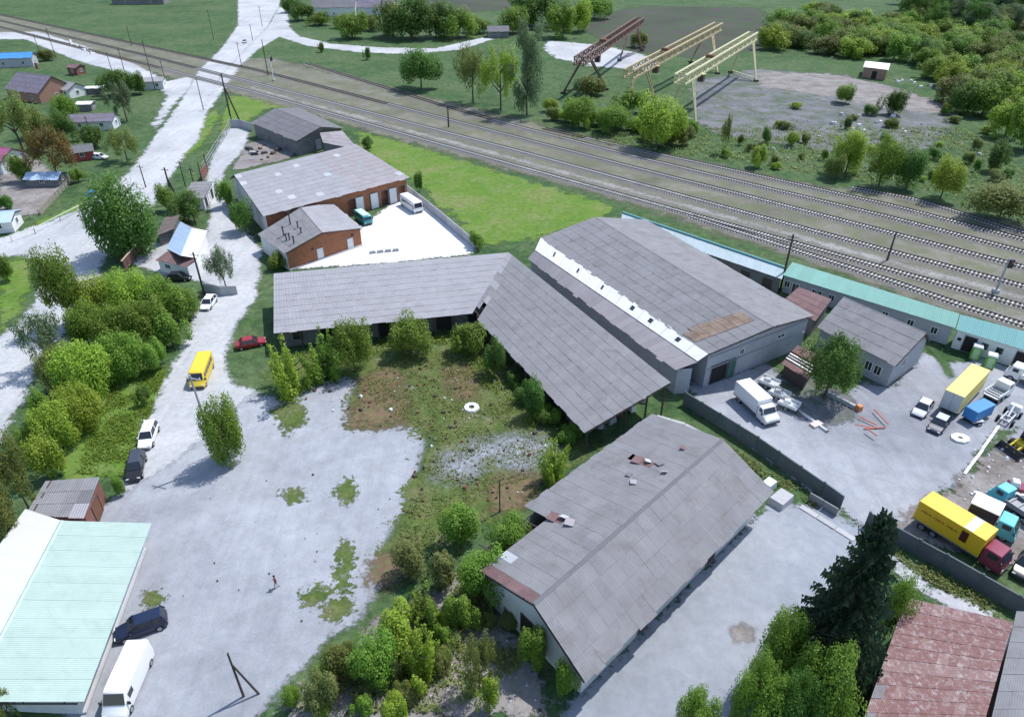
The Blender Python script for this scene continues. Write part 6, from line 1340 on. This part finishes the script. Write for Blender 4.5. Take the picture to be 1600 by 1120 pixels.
# ------------------------------------------------------------------ low weeds nobody could count
def weeds(name, label, polys, n, size, leaf, h=.35, seed=1, clump=0):
    rg = np.random.default_rng(seed); pts = []
    polys = [[P(*q) for q in pl] for pl in polys]; ar = []
    for pl in polys: xs = [p.x for p in pl]; ys = [p.y for p in pl]; ar.append((max(xs) - min(xs)) * (max(ys) - min(ys)))
    for pl, a in zip(polys, ar):
        m = int(n * a / sum(ar) * 1.6); xs = [p.x for p in pl]; ys = [p.y for p in pl]
        X = rg.uniform(min(xs), max(xs), m); Y = rg.uniform(min(ys), max(ys), m); k = sdist(X, Y, pl) > 0
        f = np.array([mnoise.noise((x * .35, y * .35, seed)) for x, y in zip(X, Y)]) + rg.normal(size=m) * .22 > -.02; k &= f; pts.append(np.stack([X[k], Y[k], rg.random(k.sum()) * h], 1))
    pos = np.concatenate(pts); n = len(pos); nr = rg.normal(size=(n, 3)) * .6 + np.array([0, 0, 1]); nr /= np.linalg.norm(nr, axis=1)[:, None]
    a = np.cross(nr, rg.normal(size=(n, 3))); a /= np.linalg.norm(a, axis=1)[:, None]; b = np.cross(nr, a); s = size * (.5 + rg.random(n))[:, None]
    V = np.stack([pos - a * s, pos + b * s * .5, pos + a * s, pos - b * s * .5], 1).reshape(-1, 3); V[:, 2] = np.maximum(V[:, 2], .03) + .4 * 0
    me = bpy.data.meshes.new(name); me.vertices.add(len(V)); me.vertices.foreach_set('co', V.ravel().astype(np.float32)); me.loops.add(4 * n); me.loops.foreach_set('vertex_index', np.arange(4 * n, dtype=np.int32))
    me.polygons.add(n); me.polygons.foreach_set('loop_start', np.arange(0, 4 * n, 4, dtype=np.int32)); me.update(calc_edges=True)
    me.attributes.new('tone', 'FLOAT', 'POINT').data.foreach_set('value', np.repeat(rg.random(n), 4).astype(np.float32)); me.materials.append(LEAF[leaf])
    return tag(link(bpy.data.objects.new(name, me)), label, None, None, 'stuff')
weeds('weeds', 'low olive weeds growing over the courtyard', [[(560, 600), (600, 560), (735, 545), (780, 560), (900, 680), (850, 740), (760, 770), (640, 880), (615, 850), (660, 760), (680, 690), (600, 640)]], 34000, .13, 'weed', .22, 2)
weeds('weeds', 'taller green weeds on the slope left of the long shed', [[(450, 1115), (520, 1040), (700, 900), (800, 830), (790, 900), (770, 960), (820, 1040), (700, 1115)]], 34000, .15, 'weed', .5, 3)
weeds('weeds', 'green weeds in the shade below the storage building eaves', [[(700, 540), (760, 545), (905, 690), (880, 720), (760, 610)], [(430, 560), (600, 530), (740, 510), (745, 530), (560, 565), (430, 600)]], 16000, .17, 'mid', .5, 4)
weeds('weeds', 'lush grass tufts on the slope beside the lane', [[(110, 740), (180, 600), (262, 572), (235, 650), (200, 745)]], 18000, .14, 'mid', .3, 5)
weeds('weeds', 'scrubby weeds over the waste ground beyond the railway', [[(860, 215), (1080, 200), (1300, 200), (1500, 200), (1600, 260), (1600, 330), (1450, 300), (1200, 262), (1000, 235)]], 22000, .32, 'weed', .6, 6)
weeds('weeds', 'tall grass along the dark fence by the spruce', [[(1390, 850), (1470, 895), (1580, 960), (1560, 970), (1440, 905), (1395, 870)], [(1130, 690), (1290, 790), (1270, 795), (1130, 705)]], 9000, .15, 'weed', .4, 7)
def debris(label, poly, n, s0, s1, m, seed):
    rg = np.random.default_rng(seed); pl = [P(*q) for q in poly]; xs = [p.x for p in pl]; ys = [p.y for p in pl]; b = MB(); k = 0
    X = rg.uniform(min(xs), max(xs), n * 3); Y = rg.uniform(min(ys), max(ys), n * 3); ok = sdist(X, Y, pl) > 0
    for x, y in zip(X[ok][:n], Y[ok][:n]):
        q = rg.uniform(s0, s1) * (1 if rg.random() < .85 else 1.8); b.box((x, y, .13 + q * .2), (q, q * rg.uniform(.5, 1), q * .5), rg.uniform(0, 3), rg.uniform(.4, .8))
    tag(b.build('debris', m), label, None, None, 'stuff')
CY = [(430, 620), (560, 590), (740, 560), (880, 690), (800, 790), (640, 880), (600, 850), (660, 690)]
debris('small pale stones and litter in the courtyard weeds', CY, 50, .12, .3, RENDERW, 31)
debris('small dark lumps in the courtyard weeds', CY, 120, .12, .35, DARKWOOD, 32)
debris('rusty scraps in the courtyard weeds', CY, 70, .15, .4, RUSTY, 33)
debris('small dark clods scattered over the concrete yard', [(420, 640), (640, 680), (640, 780), (600, 880), (470, 1000), (300, 1060), (260, 850)], 18, .08, .2, DARKWOOD, 34)
debris('pale rubble bits on the slope left of the long shed', [(500, 1115), (620, 980), (740, 920), (800, 1010), (850, 1100)], 90, .12, .35, CONC, 35)
debris('pale stones on the waste ground beyond the railway', [(1090, 190), (1300, 180), (1480, 190), (1560, 250), (1400, 270), (1150, 240)], 60, .3, .7, CONC, 36)
debris('pale litter in the depot corner', [(1520, 700), (1640, 660), (1640, 850), (1480, 790)], 60, .12, .35, RENDERW, 37)
for o in list(bpy.data.objects):
    if '_poly' in o: del o['_poly']
print('objects', len(bpy.data.objects))
